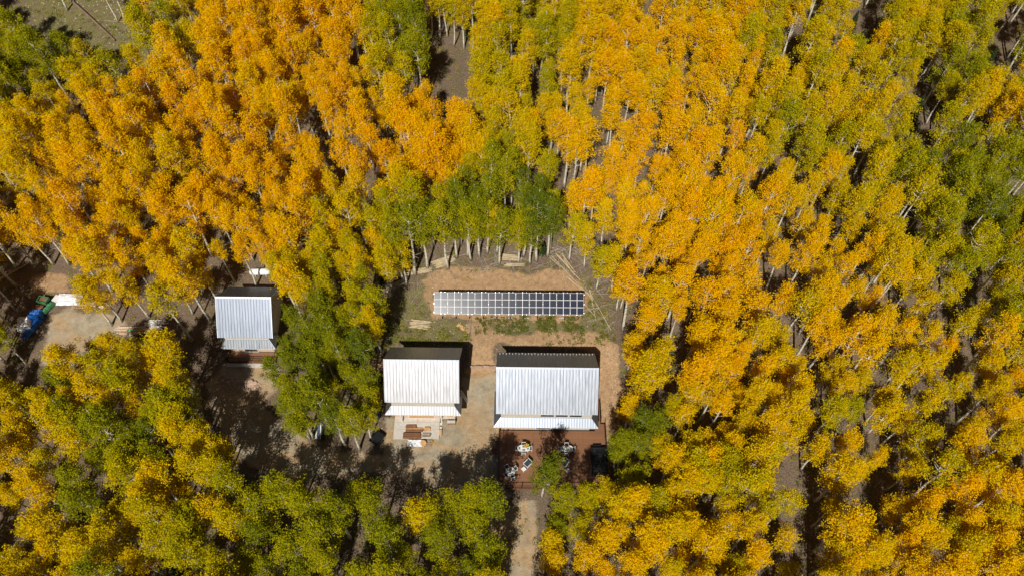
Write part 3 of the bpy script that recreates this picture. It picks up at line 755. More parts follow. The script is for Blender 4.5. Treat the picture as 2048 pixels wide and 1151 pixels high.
# snow guards along the north eave of the large cabin
g = MB()
for i in range(30):
    g.box(-6.3 + 12.6 * i / 29, 4.05 + .12 * (i % 2), 5.65 + .55 + .05 - .12 * (i % 2) * .98, .10, .06, .12)
g.build('snow_guard', M_white, big)
# porch posts of the middle cabin
for x in (-3.15, 2.3):
    p = MB(); p.box(x, -4.55, 1.5, .16, .16, 3.0); p.build('porch_post', M_white, mid)
# ladder on the east wall of the middle cabin and a short wall vent
ld = thing('ladder', 'aluminium ladder leaning in shade against east wall of the middle cabin', 'ladder', (-6.45, 47.3, gz(-6.45, 47.3)), 0)
for s in (-.22, .22):
    m_ = MB(); m_.tube([(0.25, s, 0), (-.55, s, 3.2)], .035, 5); m_.build('rail', M_alu, ld)
for i in range(10):
    m_ = MB(); f_ = (i + .6) / 10.5; m_.tube([(.25 - .8 * f_, -.22, 3.2 * f_), (.25 - .8 * f_, .22, 3.2 * f_)], .022, 4); m_.build('rung', M_alu, ld)

# ------------------------------------------------------------------ decks
def railing(parent, segs, z, h=1.0, skip=()):
    for (x0, y0, x1, y1) in segs:
        L = math.hypot(x1 - x0, y1 - y0); ang = math.atan2(y1 - y0, x1 - x0)
        m = MB(); mx, my = (x0 + x1) / 2, (y0 + y1) / 2
        m.box(mx, my, z + h, L, .06, .05, ang); m.box(mx, my, z + .12, L, .035, .04, ang)
        n = int(L / .13)
        for i in range(1, n):
            f = i / n; m.box(x0 + (x1 - x0) * f, y0 + (y1 - y0) * f, z + .56, .012, .012, .84, ang)
        m.build('railing', M_black, parent)
        n = max(1, round(L / 1.9))
        for i in range(n):
            f = i / n; p = MB(); p.box(x0 + (x1 - x0) * f, y0 + (y1 - y0) * f, z + h / 2 + .03, .08, .08, h + .06, ang); p.build('railing_post', M_black, parent)
DZ = -1.6
deck = thing('deck', 'large brown plank deck with black railing in front of the largest cabin', 'deck', (0, 42.9, 0), math.radians(-.4))
poly = [(-1.8, -.03), (-1.8, -7.1), (-.6, -8.2), (12.7, -8.2), (12.7, 1.0), (12.15, 1.0), (12.15, 4.6), (11.3, 4.6), (11.3, -.03)]
m_ = MB(); m_.prism(poly, DZ - .045, DZ); m_.build('decking', M_deck, deck)
bo = MB()
for i in range(len(poly) - 1):
    (x0, y0), (x1, y1) = poly[i], poly[(i + 1) % len(poly)]
    if i == 7: continue
    L_ = math.hypot(x1 - x0, y1 - y0); a_ = math.atan2(y1 - y0, x1 - x0)
    bo.box((x0 + x1) / 2, (y0 + y1) / 2, DZ - .13, L_ + .03, .04, .32, a_)
    nx_, ny_ = -math.sin(a_), math.cos(a_)
    bo.box((x0 + x1) / 2 + nx_ * .12, (y0 + y1) / 2 + ny_ * .12, DZ + .006, L_ - .25, .14, .008, a_)
for x in (-.75, 2.9, 6.4, 9.6): bo.box(x, -4.1, DZ + .005, .15, 7.9, .006)
bo.build('border_board', M_deck_trim, deck)
sk = MB()
for (x0, y0, x1, y1) in ((-1.72, -7.0, -.55, -8.1), (-.55, -8.1, 12.6, -8.1), (12.6, -8.1, 12.6, .9), (12.08, 1.0, 12.08, 4.5), (-1.72, -.1, -1.72, -7.0)):
    L_ = math.hypot(x1 - x0, y1 - y0); a_ = math.atan2(y1 - y0, x1 - x0); sk.box((x0 + x1) / 2, (y0 + y1) / 2, DZ - .55, L_, .03, .8, a_)
sk.build('skirting', M_lumber, deck)
railing(deck, [(-1.72, -.15, -1.72, -1.9), (-1.72, -3.3, -1.72, -7.05), (-1.72, -7.05, -.58, -8.1), (-.58, -8.1, 12.62, -8.1), (12.62, -8.1, 12.62, .95), (12.1, 1.0, 12.1, 4.5)], DZ)
for i in range(3):
    m_ = MB(); m_.box(-1.98 - .3 * i, -2.6, DZ - .17 * (i + 1) + .01, .30, 1.3, .05); m_.build('step', M_deck_trim, deck)
for y in (-1.92, -3.28):
    m_ = MB(); m_.tube([(-1.75, y, DZ + .98), (-2.95, y, DZ + .45)], .025, 4); m_.tube([(-1.75, y, DZ + .10), (-2.95, y, DZ - .45)], .02, 4)
    for i in range(9): m_.box(-1.85 - .13 * i, y, DZ + .50 - .055 * i, .012, .012, .84)
    m_.box(-2.92, y, DZ - .02, .05, .05, 1.0); m_.build('stair_railing', M_black, deck)

sd = thing('deck', 'small brown plank porch deck with black railing in front of the smallest cabin', 'deck', (-37.2, 54.1, 0), YAW)
m_ = MB(); m_.box(0, -.15, -1.18, 6.9, 1.45, .06); m_.build('decking', M_deck, sd)
m_ = MB(); m_.box(0, -.92, -1.32, 6.95, .05, .34); m_.build('fascia', M_deck_trim, sd)
railing(sd, [(-3.4, -.85, 3.4, -.85), (-3.4, .5, -3.4, -.85), (3.4, -.85, 3.4, .5)], -1.15, .95)
cp = MB(); cp.box(0, 0, 0, 7.3, .55, .4); cw = cp.build('retaining_curb', M_conc, None, (-37.1, 52.7, -1.5), (0, 0, YAW)); tag(cw, 'long pale concrete curb along the front of the small porch deck', 'curb')

# ------------------------------------------------------------------ deck furniture
def chair(label, x, y, rz, group, z=DZ):
    t = thing('patio_chair', label, 'chair', (x, y, z), rz, group)
    m = MB(); m.box(0, 0, .44, .46, .46, .06); m.build('seat', M_cushion, t)
    m = MB(); m.box(0, .25, .72, .44, .05, .46); m.build('backrest', M_cushion, t)
    m = MB()
    for s in (-1, 1):
        m.box(s * .26, 0, .62, .06, .56, .04); m.box(s * .25, .27, .70, .05, .06, .56)
    m.box(0, .275, .97, .56, .07, .06); m.box(0, -.25, .42, .52, .05, .05); m.box(0, .245, .42, .52, .05, .05)
    m.build('frame', M_white, t)
    for sx in (-1, 1):
        for sy in (-1, 1):
            l = MB(); l.box(sx * .26, sy * .25, .30, .05, .05, .60); l.build('leg', M_white, t)
    return t
def at(px, py, z): return P(px, py, z)
RC = at(1021, 941.5, DZ + .75)
rtb = thing('round_table', 'round white patio table at the left end of the deck', 'table', (RC[0], RC[1], DZ))
m_ = MB(); m_.prism([(.6 * math.cos(a * math.pi / 16), .6 * math.sin(a * math.pi / 16)) for a in range(32)], .71, .75); m_.build('tabletop', M_white, rtb)
for a in range(4):
    m_ = MB(); ca, sa = math.cos(a * math.pi / 2 + .8), math.sin(a * math.pi / 2 + .8); m_.tube([(ca * .3, sa * .3, .71), (ca * .42, sa * .42, 0)], .03, 5); m_.build('leg', M_white, rtb)
for ang, w in ((125, 'behind left of'), (35, 'behind right of'), (215, 'in front left of'), (290, 'in front right of')):
    a = math.radians(ang); chair('white framed chair %s the round patio table' % w, RC[0] + .70 * math.cos(a), RC[1] + .70 * math.sin(a), a - math.pi / 2, 'white patio chairs on the deck')
def vase(label, x, y, z, r, n):
    t = thing('flower_vase', label, 'flowers', (x, y, z))
    m = MB(); m.tube([(0, 0, 0), (0, 0, .1), (0, 0, .22)], [.06, .08, .045], 8); m.build('vase', M_cushion, t)
    rr = random.Random(int(x * 50)); m = MB()
    for i in range(n):
        a = rr.random() * 6.28; q = r * math.sqrt(rr.random()); c = (q * math.cos(a), q * math.sin(a), .25 + .22 * rr.random()); s = .05 + .05 * rr.random()
        for j in range(3):
            a2 = j * 1.05 + a; u = Vector((math.cos(a2), math.sin(a2), .3 * (j - 1))) * s; v_ = Vector((-math.sin(a2), math.cos(a2), .4)) * s * .6
            C_ = Vector(c); m.add([C_ - u - v_, C_ + u - v_, C_ + u + v_, C_ - u + v_], [(0, 1, 2, 3)], i % 4)
    m.build('bouquet', [M_flower_o, M_flower_y, M_flower_p, M_leafg], t)
vase('small orange flower pot at the middle of the round table', RC[0] - .02, RC[1] + .12, DZ + .752, .1, 14)
for (px, py, w, dark) in ((1047.5, 895, 'sunlit', 0), (1133.5, 896, 'shaded', 1)):
    cx, cy = at(px, py, DZ + .75)
    ot = thing('oval_table', '%s white oval dining table on the deck' % w, 'table', (cx, cy, DZ))
    m_ = MB()
    m_.prism([((.42 if math.cos(a) > 0 else -.42) + .43 * math.cos(a), .45 * math.sin(a)) for a in [math.pi * (i + .5) / 16 for i in range(32)]], .71, .75); m_.build('tabletop', M_white, ot)
    for sx in (-1, 1):
        for sy in (-1, 1):
            m_ = MB(); m_.tube([(sx * .5, sy * .25, .71), (sx * .55, sy * .3, 0)], .03, 5); m_.build('leg', M_white, ot)
    for dx, dy, rz, wh in ((-.82, .0, math.pi / 2, 'left end'), (.82, 0, -math.pi / 2, 'right end'), (.0, .46, 0, 'back side'), (.0, -.50, math.pi, 'front side')):
        chair('white framed chair at the %s of the %s oval table' % (wh, w), cx + dx, cy + dy, rz, 'white patio chairs on the deck')
    for dx, dy, sx, sy, wh in ((-.58, .0, .25, .34, 'left end'), (.55, -.02, .25, .34, 'right end'), (.0, .22, .36, .25, 'back edge'), (.0, -.24, .36, .25, 'front edge')):
        m_ = MB(); m_.box(0, 0, .004, sx, sy, .008); pm = m_.build('placemat', M_green_mat, None, (cx + dx, cy + dy, DZ + .752))
        tag(pm, 'grey green placemat at the %s of the %s oval table' % (wh, w), 'placemat', 'placemats on the oval tables')
    if not dark: vase('large orange and yellow bouquet on the sunlit oval table', cx + .38, cy + .22, DZ + .752, .3, 60)
    else: vase('small dark flower pot on the shaded oval table', cx + .0, cy + .15, DZ + .752, .1, 12)
def lounge(label, px, py, rz):
    x, y = at(px, py, DZ + .5); t = thing('lounge_chair', label, 'lounge chair', (x, y, DZ), rz, 'deep white lounge chairs')
    m = MB(); m.box(0, -.05, .38, .62, .66, .16); m.box(0, .32, .68, .62, .16, .5); m.build('cushion', M_cushion, t)
    m = MB(); m.box(0, 0, .24, .80, .86, .08)
    for s in (-1, 1): m.box(s * .39, -.02, .58, .08, .86, .05); m.box(s * .39, .0, .42, .05, .7, .28)
    m.box(0, .44, .66, .8, .06, .62); m.build('frame', M_white, t)
    for sx in (-1, 1):
        for sy in (-1, 1):
            l = MB(); l.box(sx * .37, sy * .38, .28, .07, .07, .56); l.build('leg', M_white, t)
def ottoman(label, px, py, rz):
    x, y = at(px, py, DZ + .4); t = thing('ottoman', label, 'ottoman', (x, y, DZ), rz, 'square white ottomans')
    m = MB(); m.box(0, 0, .38, .54, .54, .06); m.box(0, 0, .42, .48, .48, .03); m.build('top', M_white, t)
    for sx in (-1, 1):
        for sy in (-1, 1):
            l = MB(); l.box(sx * .23, sy * .23, .18, .05, .05, .36); l.build('leg', M_white, t)
lounge('white lounge chair with slate cushions right of the round table', 1055.5, 925, math.radians(-45))
ottoman('square white ottoman between round table and left lounge chair', 1047.5, 936.5, math.radians(40))
lounge('white lounge chair with slate cushions in front of the shaded oval table', 1130, 924, math.radians(-35))
ottoman('square white ottoman below the right lounge chair', 1135.5, 940, math.radians(45))
sx_, sy_ = at(1198, 916, -.7)
block = thing('black_block', 'long black covered spa at the right end of the deck', 'hot tub', (sx_, sy_ - .2, DZ))  # plain black body with three flat slabs on top
m_ = MB(); m_.box(0, 0, .42, 2.0, 3.5, .84); m_.build('shell', M_black, block)
m_ = MB()
for i in range(3): m_.box(0, -1.18 + 1.18 * i, .90, 2.1, 1.15, .11, 0, 0, .97)
m_.build('cover', M_flat_black, block)
m_ = MB(); m_.box(-.1, 2.05, .25, 1.1, .5, .5); m_.box(-.1, 2.4, .12, 1.1, .3, .24); m_.build('step', M_black, block)
tx, ty = at(1183, 925, DZ + .4)
tw = MB(); rr = random.Random(3)
tw.tube([(0, .45, .75), (.12, .2, .6), (.02, 0, .5), (.14, -.25, .42), (.06, -.5, .12)], [.05, .09, .07, .10, .04], 6)
tag(tw.build('towel', M_white, None, (tx + .05, ty, DZ)), 'crumpled white towel hanging on the left side of the black spa', 'towel')

# ------------------------------------------------------------------ solar array
SX, SY = -.45, 61.02
tilt = math.radians(34.2)
arr = thing('solar_array', 'long ground mounted solar panel array in the middle of the clearing', 'solar panels', (SX, SY, gz(SX, SY)), math.radians(-.45))
az0 = 1.0 - gz(SX, SY)
def sp(x, s, n=0.0):   # a point on the tilted plane
    return (x, -1.28 + s * math.cos(tilt) - n * math.sin(tilt), az0 + s * math.sin(tilt) + n * math.cos(tilt))
def slab(mb, x0, x1, s0, s1, n0, n1, mi=0):
    v = [sp(x0, s0, n0), sp(x1, s0, n0), sp(x1, s1, n0), sp(x0, s1, n0), sp(x0, s0, n1), sp(x1, s0, n1), sp(x1, s1, n1), sp(x0, s1, n1)]
    mb.add(v, [(3, 2, 1, 0), (4, 5, 6, 7), (0, 1, 5, 4), (1, 2, 6, 5), (2, 3, 7, 6), (3, 0, 4, 7)], mi)
PW, PHt = 1.975, 1.05
for i in range(11):
    for j in range(3):
        x0 = -PW * 5.5 + i * PW; s0 = j * PHt
        m_ = MB(); slab(m_, x0 + .012, x0 + PW - .012, s0 + .012, s0 + PHt - .012, 0, .035); po = m_.build('solar_panel', M_white, arr)
        for h_ in (0, 1):
            m_ = MB(); slab(m_, x0 + .042 + h_ * (PW / 2 - .01), x0 + PW / 2 - .032 + h_ * (PW / 2 - .01), s0 + .042, s0 + PHt - .042, .036, .040); m_.build('cell_field', M_pv, po)
for s0 in (.25, 1.5, 2.9):
    m_ = MB(); slab(m_, -PW * 5.5 - .1, PW * 5.5 + .1, s0 - .03, s0 + .03, -.09, -.03); m_.build('rail', M_alu, arr)
for i in range(11):
    x0 = -PW * 5.5 + (i + .5) * PW
    m_ = MB(); slab(m_, x0 - .03, x0 + .03, -.07, 3.22, -.17, -.092); slab(m_, x0 + .55, x0 + .60, -.04, 3.20, -.17, -.092); m_.build('rafter', M_alu, arr)
    for s0 in (.2, 2.8):
        p = sp(x0, s0, -.17); m_ = MB(); m_.tube([(p[0], p[1], -.3), p], .05, 6); m_.build('post', M_alu, arr)
    m_ = MB(); m_.box(x0 + .2, -1.48, .25, .10, .12, .5); m_.build('ballast_foot', M_black, arr)
# pipe from the array to the middle cabin
pts = [G(943, 632), G(942, 650), G(940, 672), G(939, 694)]
m_ = MB(); m_.tube([(a, b, c + .06) for a, b, c in pts], .05, 6); tag(m_.build('conduit_pipe', M_alu), 'thin grey conduit pipe running down from the solar array', 'pipe')
bx = G(922, 653.5); m_ = MB(); m_.box(0, 0, .04, 1.35, .62, .05)
tag(m_.build('plywood_board', M_lumber2, None, bx, (0, 0, math.radians(-35))), 'tan board lying in the weeds below the solar array', 'board')
for i, px in enumerate((988, 1021, 1054, 1123)):
    q = G(px, 635.5); m_ = MB(); m_.box(0, 0, .05, .75, .16, .09)
    tag(m_.build('paver', M_conc, None, q, (0, 0, .05)), '%s of four pale pavers in the dirt below the array' % ('first', 'second', 'third', 'last')[i], 'paver', 'pavers below the array')

# ------------------------------------------------------------------ concrete pad and lumber
PZ = -1.86
pad = MB(); a_, b_ = at(786.4, 876.2, PZ), at(877.7, 877, PZ)
x0, x1, y0, y1 = a_[0], b_[0], a_[1], 45.2
w_ = (x1 - x0 - .03) / 2; rows = [y0, y0 + 1.35, y0 + 2.4, y1]
for i in range(2):
    for j in range(3):
        if j == 0: pass
        pad.box(x0 + w_ / 2 + i * (w_ + .03), (rows[j] + rows[j + 1]) / 2, PZ - .12, w_, rows[j + 1] - rows[j] - .025, .24)
pd = pad.build('concrete_pad', M_conc); tag(pd, 'pale jointed concrete pad in front of the middle cabin', 'concrete pad')
def board(px, py, z, L_, w_, th, rz, m, label, group):
    x, y = at(px, py, z); b = MB(); b.box(0, 0, 0, L_, w_, th)
    return tag(b.build('lumber_board', m, None, (x, y, z - th / 2), (0, 0, rz)), label, 'lumber', group)
k = 0
rl = random.Random(5)
def stack(px, py, L_, depth, h, m, what, mats2=None):
    cx, cy = at(px, py, PZ + h); n = max(2, int(depth / .15)); 
    t = None
    for j in range(n):
        for l_ in range(max(1, int(h / .09))):
            if l_ >= int(h / .09) - 1 and rl.random() < .35: continue
            dl = rl.uniform(-.08, .08); mm = mats2[rl.randrange(len(mats2))] if mats2 else m
            b = MB(); b.box(0, 0, 0, L_ + dl, .135, .042)
            tag(b.build('lumber_board', mm, None, (cx + dl, cy - depth / 2 + (j + .5) * depth / n, PZ + .05 + l_ * .09), (0, 0, rl.uniform(-.012, .012))), what, 'lumber', what.replace('board', 'boards'))
stack(822, 851.5, 1.45, .45, .42, M_lumber, 'dark brown board in the topmost stack on the pad')
stack(829, 858, 2.4, .50, .30, M_lumber, 'brown board in the long upper stack on the pad', [M_lumber, M_lumber, M_lumber2, M_deck_trim])
stack(854, 856.5, .75, .50, .36, M_lumber2, 'pale board in the short upper right stack on the pad')
stack(823.5, 869, 2.4, .75, .42, M_lumber, 'dark brown board in the wide lower stack on the pad', [M_lumber, M_deck_trim])
stack(852.5, 868, 1.1, .45, .30, M_lumber2, 'brown and grey board in the lower right stack on the pad', [M_lumber, M_loggrey, M_deck_trim])
q = at(830, 885, PZ + .15)
m_ = MB(); rr = random.Random(9)
N_ = 9
gv = [[(-1.35 + 2.0 * i / N_, -.45 + .9 * j / 4, .18 + .09 * rr.random()) for i in range(N_ + 1)] for j in range(5)]
vs = [p for r_ in gv for p in r_]; m_.add(vs + [(a, b, -.05) for a, b, c in vs], [(j * (N_ + 1) + i, j * (N_ + 1) + i + 1, (j + 1) * (N_ + 1) + i + 1, (j + 1) * (N_ + 1) + i) for j in range(4) for i in range(N_)])
for i in range(N_):
    m_.add([gv[0][i], gv[0][i + 1], (gv[0][i + 1][0], gv[0][i + 1][1], -.05), (gv[0][i][0], gv[0][i][1], -.05)], [(3, 2, 1, 0)])
tag(m_.build('plastic_sheet', M_tarp_w, None, (q[0] + .35, q[1], PZ)), 'crumpled clear white plastic sheet below the lumber on the pad', 'plastic sheet')
q = at(846.5, 884.5, PZ + .5)
sp_ = thing('cable_spool', 'round tan wooden cable spool at the front edge of the concrete pad', 'spool', (q[0], q[1], PZ - .1))
for z_ in (.04, .50):
    m_ = MB(); m_.prism([(.42 * math.cos(a * math.pi / 12), .42 * math.sin(a * math.pi / 12)) for a in range(24)], z_, z_ + .05); m_.build('flange', M_lumber2, sp_)
m_ = MB(); m_.tube([(0, 0, .09), (0, 0, .50)], .18, 12); m_.build('core', M_lumber, sp_)
q = at(856, 884.5, PZ + .15)
pl_ = thing('pallet', 'wooden pallet with wide slats right of the cable spool', 'pallet', (q[0], q[1], PZ - .15))
for i in range(5): m_ = MB(); m_.box(0, -.46 + .23 * i, .13, 1.0, .12, .02); m_.build('slat', M_lumber2 if i % 2 else M_loggrey, pl_)
for s in (-.45, 0, .45): m_ = MB(); m_.box(s, 0, .06, .05, 1.05, .11); m_.build('stringer', M_lumber, pl_)
def bench(label, px, py, L_, rz):
    x, y = at(px, py, PZ + .75); t = thing('work_bench', label, 'work bench', (x, y, PZ), rz)
    m = MB(); m.box(0, 0, .76, L_, .42, .05); m.build('top', M_conc, t); m = MB(); m.box(0, 0, .25, L_ - .1, .3, .04); m.build('shelf', M_lumber, t)
    for sx in (-1, 1):
        for sy in (-1, 1): l = MB(); l.box(sx * (L_ / 2 - .06), sy * .17, .37, .06, .06, .74); l.build('leg', M_lumber2, t)
bench('long pale work bench tucked under the middle cabin front roof', 898, 834, 1.7, 0)
bench('short pale work bench in the gravel beside the concrete pad', 902.5, 842.5, 1.1, 0)
for i, (px, py, w) in enumerate(((882.5, 848, 'upper'), (882, 856, 'lower'))):
    q = G(px, py); m_ = MB(); m_.tube([(0, 0, 0), (0, 0, .1), (0, 0, .28)], [.13, .14, .15], 10); tag(m_.build('white_bucket', M_white, None, q), '%s small white bucket beside the concrete pad' % w, 'bucket')
q = G(881, 865.5); m_ = MB(); m_.box(0, 0, .2, .35, .75, .4); m_.box(0, 0, .41, .39, .79, .03)
tag(m_.build('cardboard_box', M_lumber2, None, q), 'tan box standing at the right edge of the concrete pad', 'box')
q = G(757, 830); m_ = MB(); m_.tube([(0, 0, 0), (0, 0, .05), (0, 0, .5)], [.2, .26, .27], 12); tag(m_.build('blue_bucket', M_bluep, None, q), 'bright blue tub in the weeds left of the middle cabin', 'tub')
q = G(755.5, 826); m_ = MB(); m_.tube([(0, 0, 0), (0, 0, .3), (0, 0, .42)], [.16, .17, .06], 10); tag(m_.build('white_jug', M_white, None, q), 'white jug beside the blue tub', 'jug')
q = G(755, 879)
ut = thing('utility_trailer', 'small dark utility trailer in tree shade left of the concrete pad', 'trailer', q, math.radians(-35))
m_ = MB(); m_.box(0, 0, .5, 1.3, 1.7, .06)
for s in (-1, 1): m_.box(s * .66, 0, .66, .04, 1.7, .36)
m_.box(0, .86, .66, 1.3, .04, .36); m_.box(0, -.86, .66, 1.3, .04, .36); m_.build('bed', M_black, ut)
for s in (-1, 1): m_ = MB(); m_.tube([(s * .72, 0, .27), (s * .86, 0, .27)], .27, 14); m_.build('wheel', M_flat_black, ut)
m_ = MB(); m_.tube([(0, -.85, .48), (0, -1.7, .42)], .04, 5); m_.build('drawbar', M_alu, ut)
# roofing sheets by the leaning trunks
for i, (px, m, w, ww, wd) in enumerate(((633, M_white, 'white edged leftmost', .22, 0), (637, M_sheet, 'blue grey second', .32, .02), (641.5, M_white, 'white third', .16, .03), (646.5, M_cushion, 'dark grey widest', .45, .0), (653, M_lumber, 'brown rightmost', .22, .0))):
    q = G(px, 861 + i * .5); mb = MB(); n_ = 4
    for kk in range(n_): mb.box(-ww / 2 + (kk + .5) * ww / n_, 0, .12 + .02 * (kk % 2) + wd, ww / n_ + .002 * (kk % 2), 2.3, .1)
    tag(mb.build('roofing_sheet', m, None, q, (0, 0, math.radians(5))), '%s roofing sheet stacked beside the leaning aspen trunks' % w, 'metal sheet', 'roofing sheets by the leaning trunks')

# ------------------------------------------------------------------ left yard
q = G(523, 549)
tk = thing('propane_tank', 'white capsule shaped propane tank in the trees behind the small cabin', 'propane tank', (q[0], q[1], q[2]), math.radians(2))
m_ = MB(); R_ = .50; pr = [(-1.62, .04), (-1.58, .22), (-1.48, .36), (-1.32, .46), (-1.15, R_), (1.15, R_), (1.32, .46), (1.48, .36), (1.58, .22), (1.62, .04)]
m_.tube([(x, 0, .78) for x, r in pr], [r for x, r in pr], 20); m_.build('vessel', M_tank, tk, smooth_=True)
for s in (-.8, .8): m_ = MB(); m_.box(s, 0, .16, .15, .8, .36); m_.build('saddle', M_conc, tk)
m_ = MB(); m_.tube([(0, 0, 1.26), (0, 0, 1.42)], .14, 10); m_.build('dome_lid', M_tank, tk)
def tarp(label, name, m, px, py, w, d, h, rz, seed, cat='tarp', n=14):
    q = G(px, py); rr = random.Random(seed); mb = MB(); vs = []
    for j in range(n + 1):
        for i in range(n + 1):
            u, v_ = i / n * 2 - 1, j / n * 2 - 1
            e = max(abs(u), abs(v_)); f = 1 if e < .78 else max(0, 1 - (e - .78) / .22 * 1.0)
            r_ = noise.noise(Vector((u * 2.3 + seed, v_ * 2.3, seed * .7)))
            r2 = noise.noise(Vector((u * 6 + seed, v_ * 6, seed * .3)))
            vs.append((u * w / 2 * (1 + .08 * r_), v_ * d / 2 * (1 + .10 * r2), max(.02, h * (.25 + .75 * f) * (1 + .22 * r_) * (f > 0) + .07 * r2 + .02)))
    mb.add(vs, [(j * (n + 1) + i, j * (n + 1) + i + 1, (j + 1) * (n + 1) + i + 1, (j + 1) * (n + 1) + i) for j in range(n) for i in range(n)])
    return tag(mb.build(name, m, None, q, (0, 0, rz)), label, cat)
ry = math.radians(50)
tarp('lumpy white tarp over a heap at the lower left end of the yard', 'white_tarp', M_tarp_w, 55, 652, 1.9, 2.1, 1.5, .2, 3)
tarp('bright blue tarp between white heap and green box', 'blue_tarp', M_tarp_b, 76, 634, 2.1, 1.3, 1.3, .1, 5)
tarp('long deep blue tarp hanging down right of the white heap', 'blue_tarp', M_tarp_b, 69, 655, 1.1, 4.2, .7, math.radians(-24), 8)
tarp('white sheeting over building panels left of the wooden pallets', 'white_tarp', M_tarp_w, 140, 600, 3.6, 2.0, .7, 0, 11)
tarp('ragged white sheeting at the right of the wooden pallets under yellow crowns', 'white_tarp', M_tarp_w, 196, 612, 1.9, .8, .4, -.5, 17)
q = G(92, 606)
gb = thing('green_box', 'green painted steel frame box open at the top beside the blue tarp', 'metal box', q, math.radians(-12))
m_ = MB(); m_.box(0, .45, .9, 1.5, .12, .5); m_.box(0, -.45, .9, 1.5, .12, .5); m_.box(-.7, 0, .9, .12, .8, .5); m_.box(.7, 0, .9, .12, .8, .5); m_.build('frame', M_green, gb)
m_ = MB(); m_.box(0, 0, .8, 1.25, .75, .15); m_.build('load', M_lumber, gb)
for sx in (-1, 1):
    for sy in (-1, 1): m_ = MB(); m_.box(sx * .68, sy * .43, .33, .1, .1, .66); m_.build('leg', M_green, gb)
tarp('dark green cover hanging down behind the green steel box', 'green_cover', M_green, 100, 617, .6, 2.1, .7, math.radians(-30), 21, 'cover')
for i, (px, py, w) in enumerate(((82, 616, 'upper'), (79, 621, 'middle'), (76, 626, 'lower'))):
    q = G(px, py); m_ = MB(); m_.box(0, 0, .5 + .1 * i, 1.15, .42, .07); m_.box(-.45, 0, .23, .08, .3, .46); m_.box(.45, 0, .23, .08, .3, .46)
    tag(m_.build('plank_rack', M_lumber2 if i == 2 else M_lumber, None, q, (0, 0, -.1)), '%s tan plank rack between green box and blue tarp' % w, 'planks', 'plank racks in the left yard')
for i, (px, py, w) in enumerate(((163, 612.5, 'left'), (188, 614, 'right'))):
    q = G(px, py); t = thing('wooden_crate', '%s long tan slatted wooden crate at the edge of the left yard' % w, 'crate', q, -.03, 'slatted crates')
    for s in (-.46, 0, .46): m_ = MB(); m_.box(0, s, .42, 2.1, .09, .06); m_.build('rail', M_lumber2, t)
    for k_ in range(8): m_ = MB(); m_.box(-1.02 + k_ * .29, 0, .36, .08, 1.0, .05); m_.build('slat', M_lumber2, t)
    for sx in (-1, 1):
        for sy in (-1, 1): m_ = MB(); m_.box(sx * .98, sy * .44, .17, .08, .08, .34); m_.build('leg', M_lumber2, t)
q = G(116, 600); m_ = MB(); m_.box(0, -.5, .25, .9, .05, .5); m_.box(0, .5, .25, .9, .05, .5); m_.box(0, 0, .52, .95, 1.1, .04); m_.box(-.42, 0, .25, .05, .95, .5)
tag(m_.build('white_panel_frame', M_white, None, q, (0, 0, -.35)), 'white framed panel leaning at the left end of the white sheeting', 'panel')
for i, (px, py, L_, w) in enumerate(((273, 662.5, 2.6, 'left'), (297, 664.5, 2.7, 'right'))):
    q = G(px, py); m_ = MB(); m_.box(0, 0, .35, L_, .42, .12, -.02); m_.box(0, .1, .15, L_ * .9, .5, .28)
    tag(m_.build('green_sheet_bundle', M_green_sheet, None, q, (0, 0, -.04)), '%s half of the pale green sheet bundle in the left woods' % w, 'sheet bundle')
def plank(px, py, L_, w, th, rz, m, label, z=.05, group=None, name='plank'):
    q = G(px, py); b = MB(); b.box(0, 0, z, L_, w, th)
    tag(b.build(name, m, None, q, (0, 0, rz)), label, 'plank', group)
ra = random.Random(31)
for i in range(9):
    plank(262 + ra.uniform(-12, 30), 657 + ra.uniform(-1, 1) + (i % 3) * 5.2, ra.uniform(2.2, 3.6), .2, .06, ra.uniform(-.05, .03), M_lumber2 if i % 2 else M_tan, 'pinkish plank lying around the pale green sheet bundle', .05 + .065 * i, 'planks around the green bundle')
for i in range(14):
    plank(308 + ra.uniform(-12, 10), 641 + i * 1.5, ra.uniform(1.6, 3.0), .22, .06, ra.uniform(-.02, .16), M_conc if i % 3 else M_tank, 'pale grey plank in the heap above the green sheet bundle', .05 + .02 * i, 'planks in the grey heap')

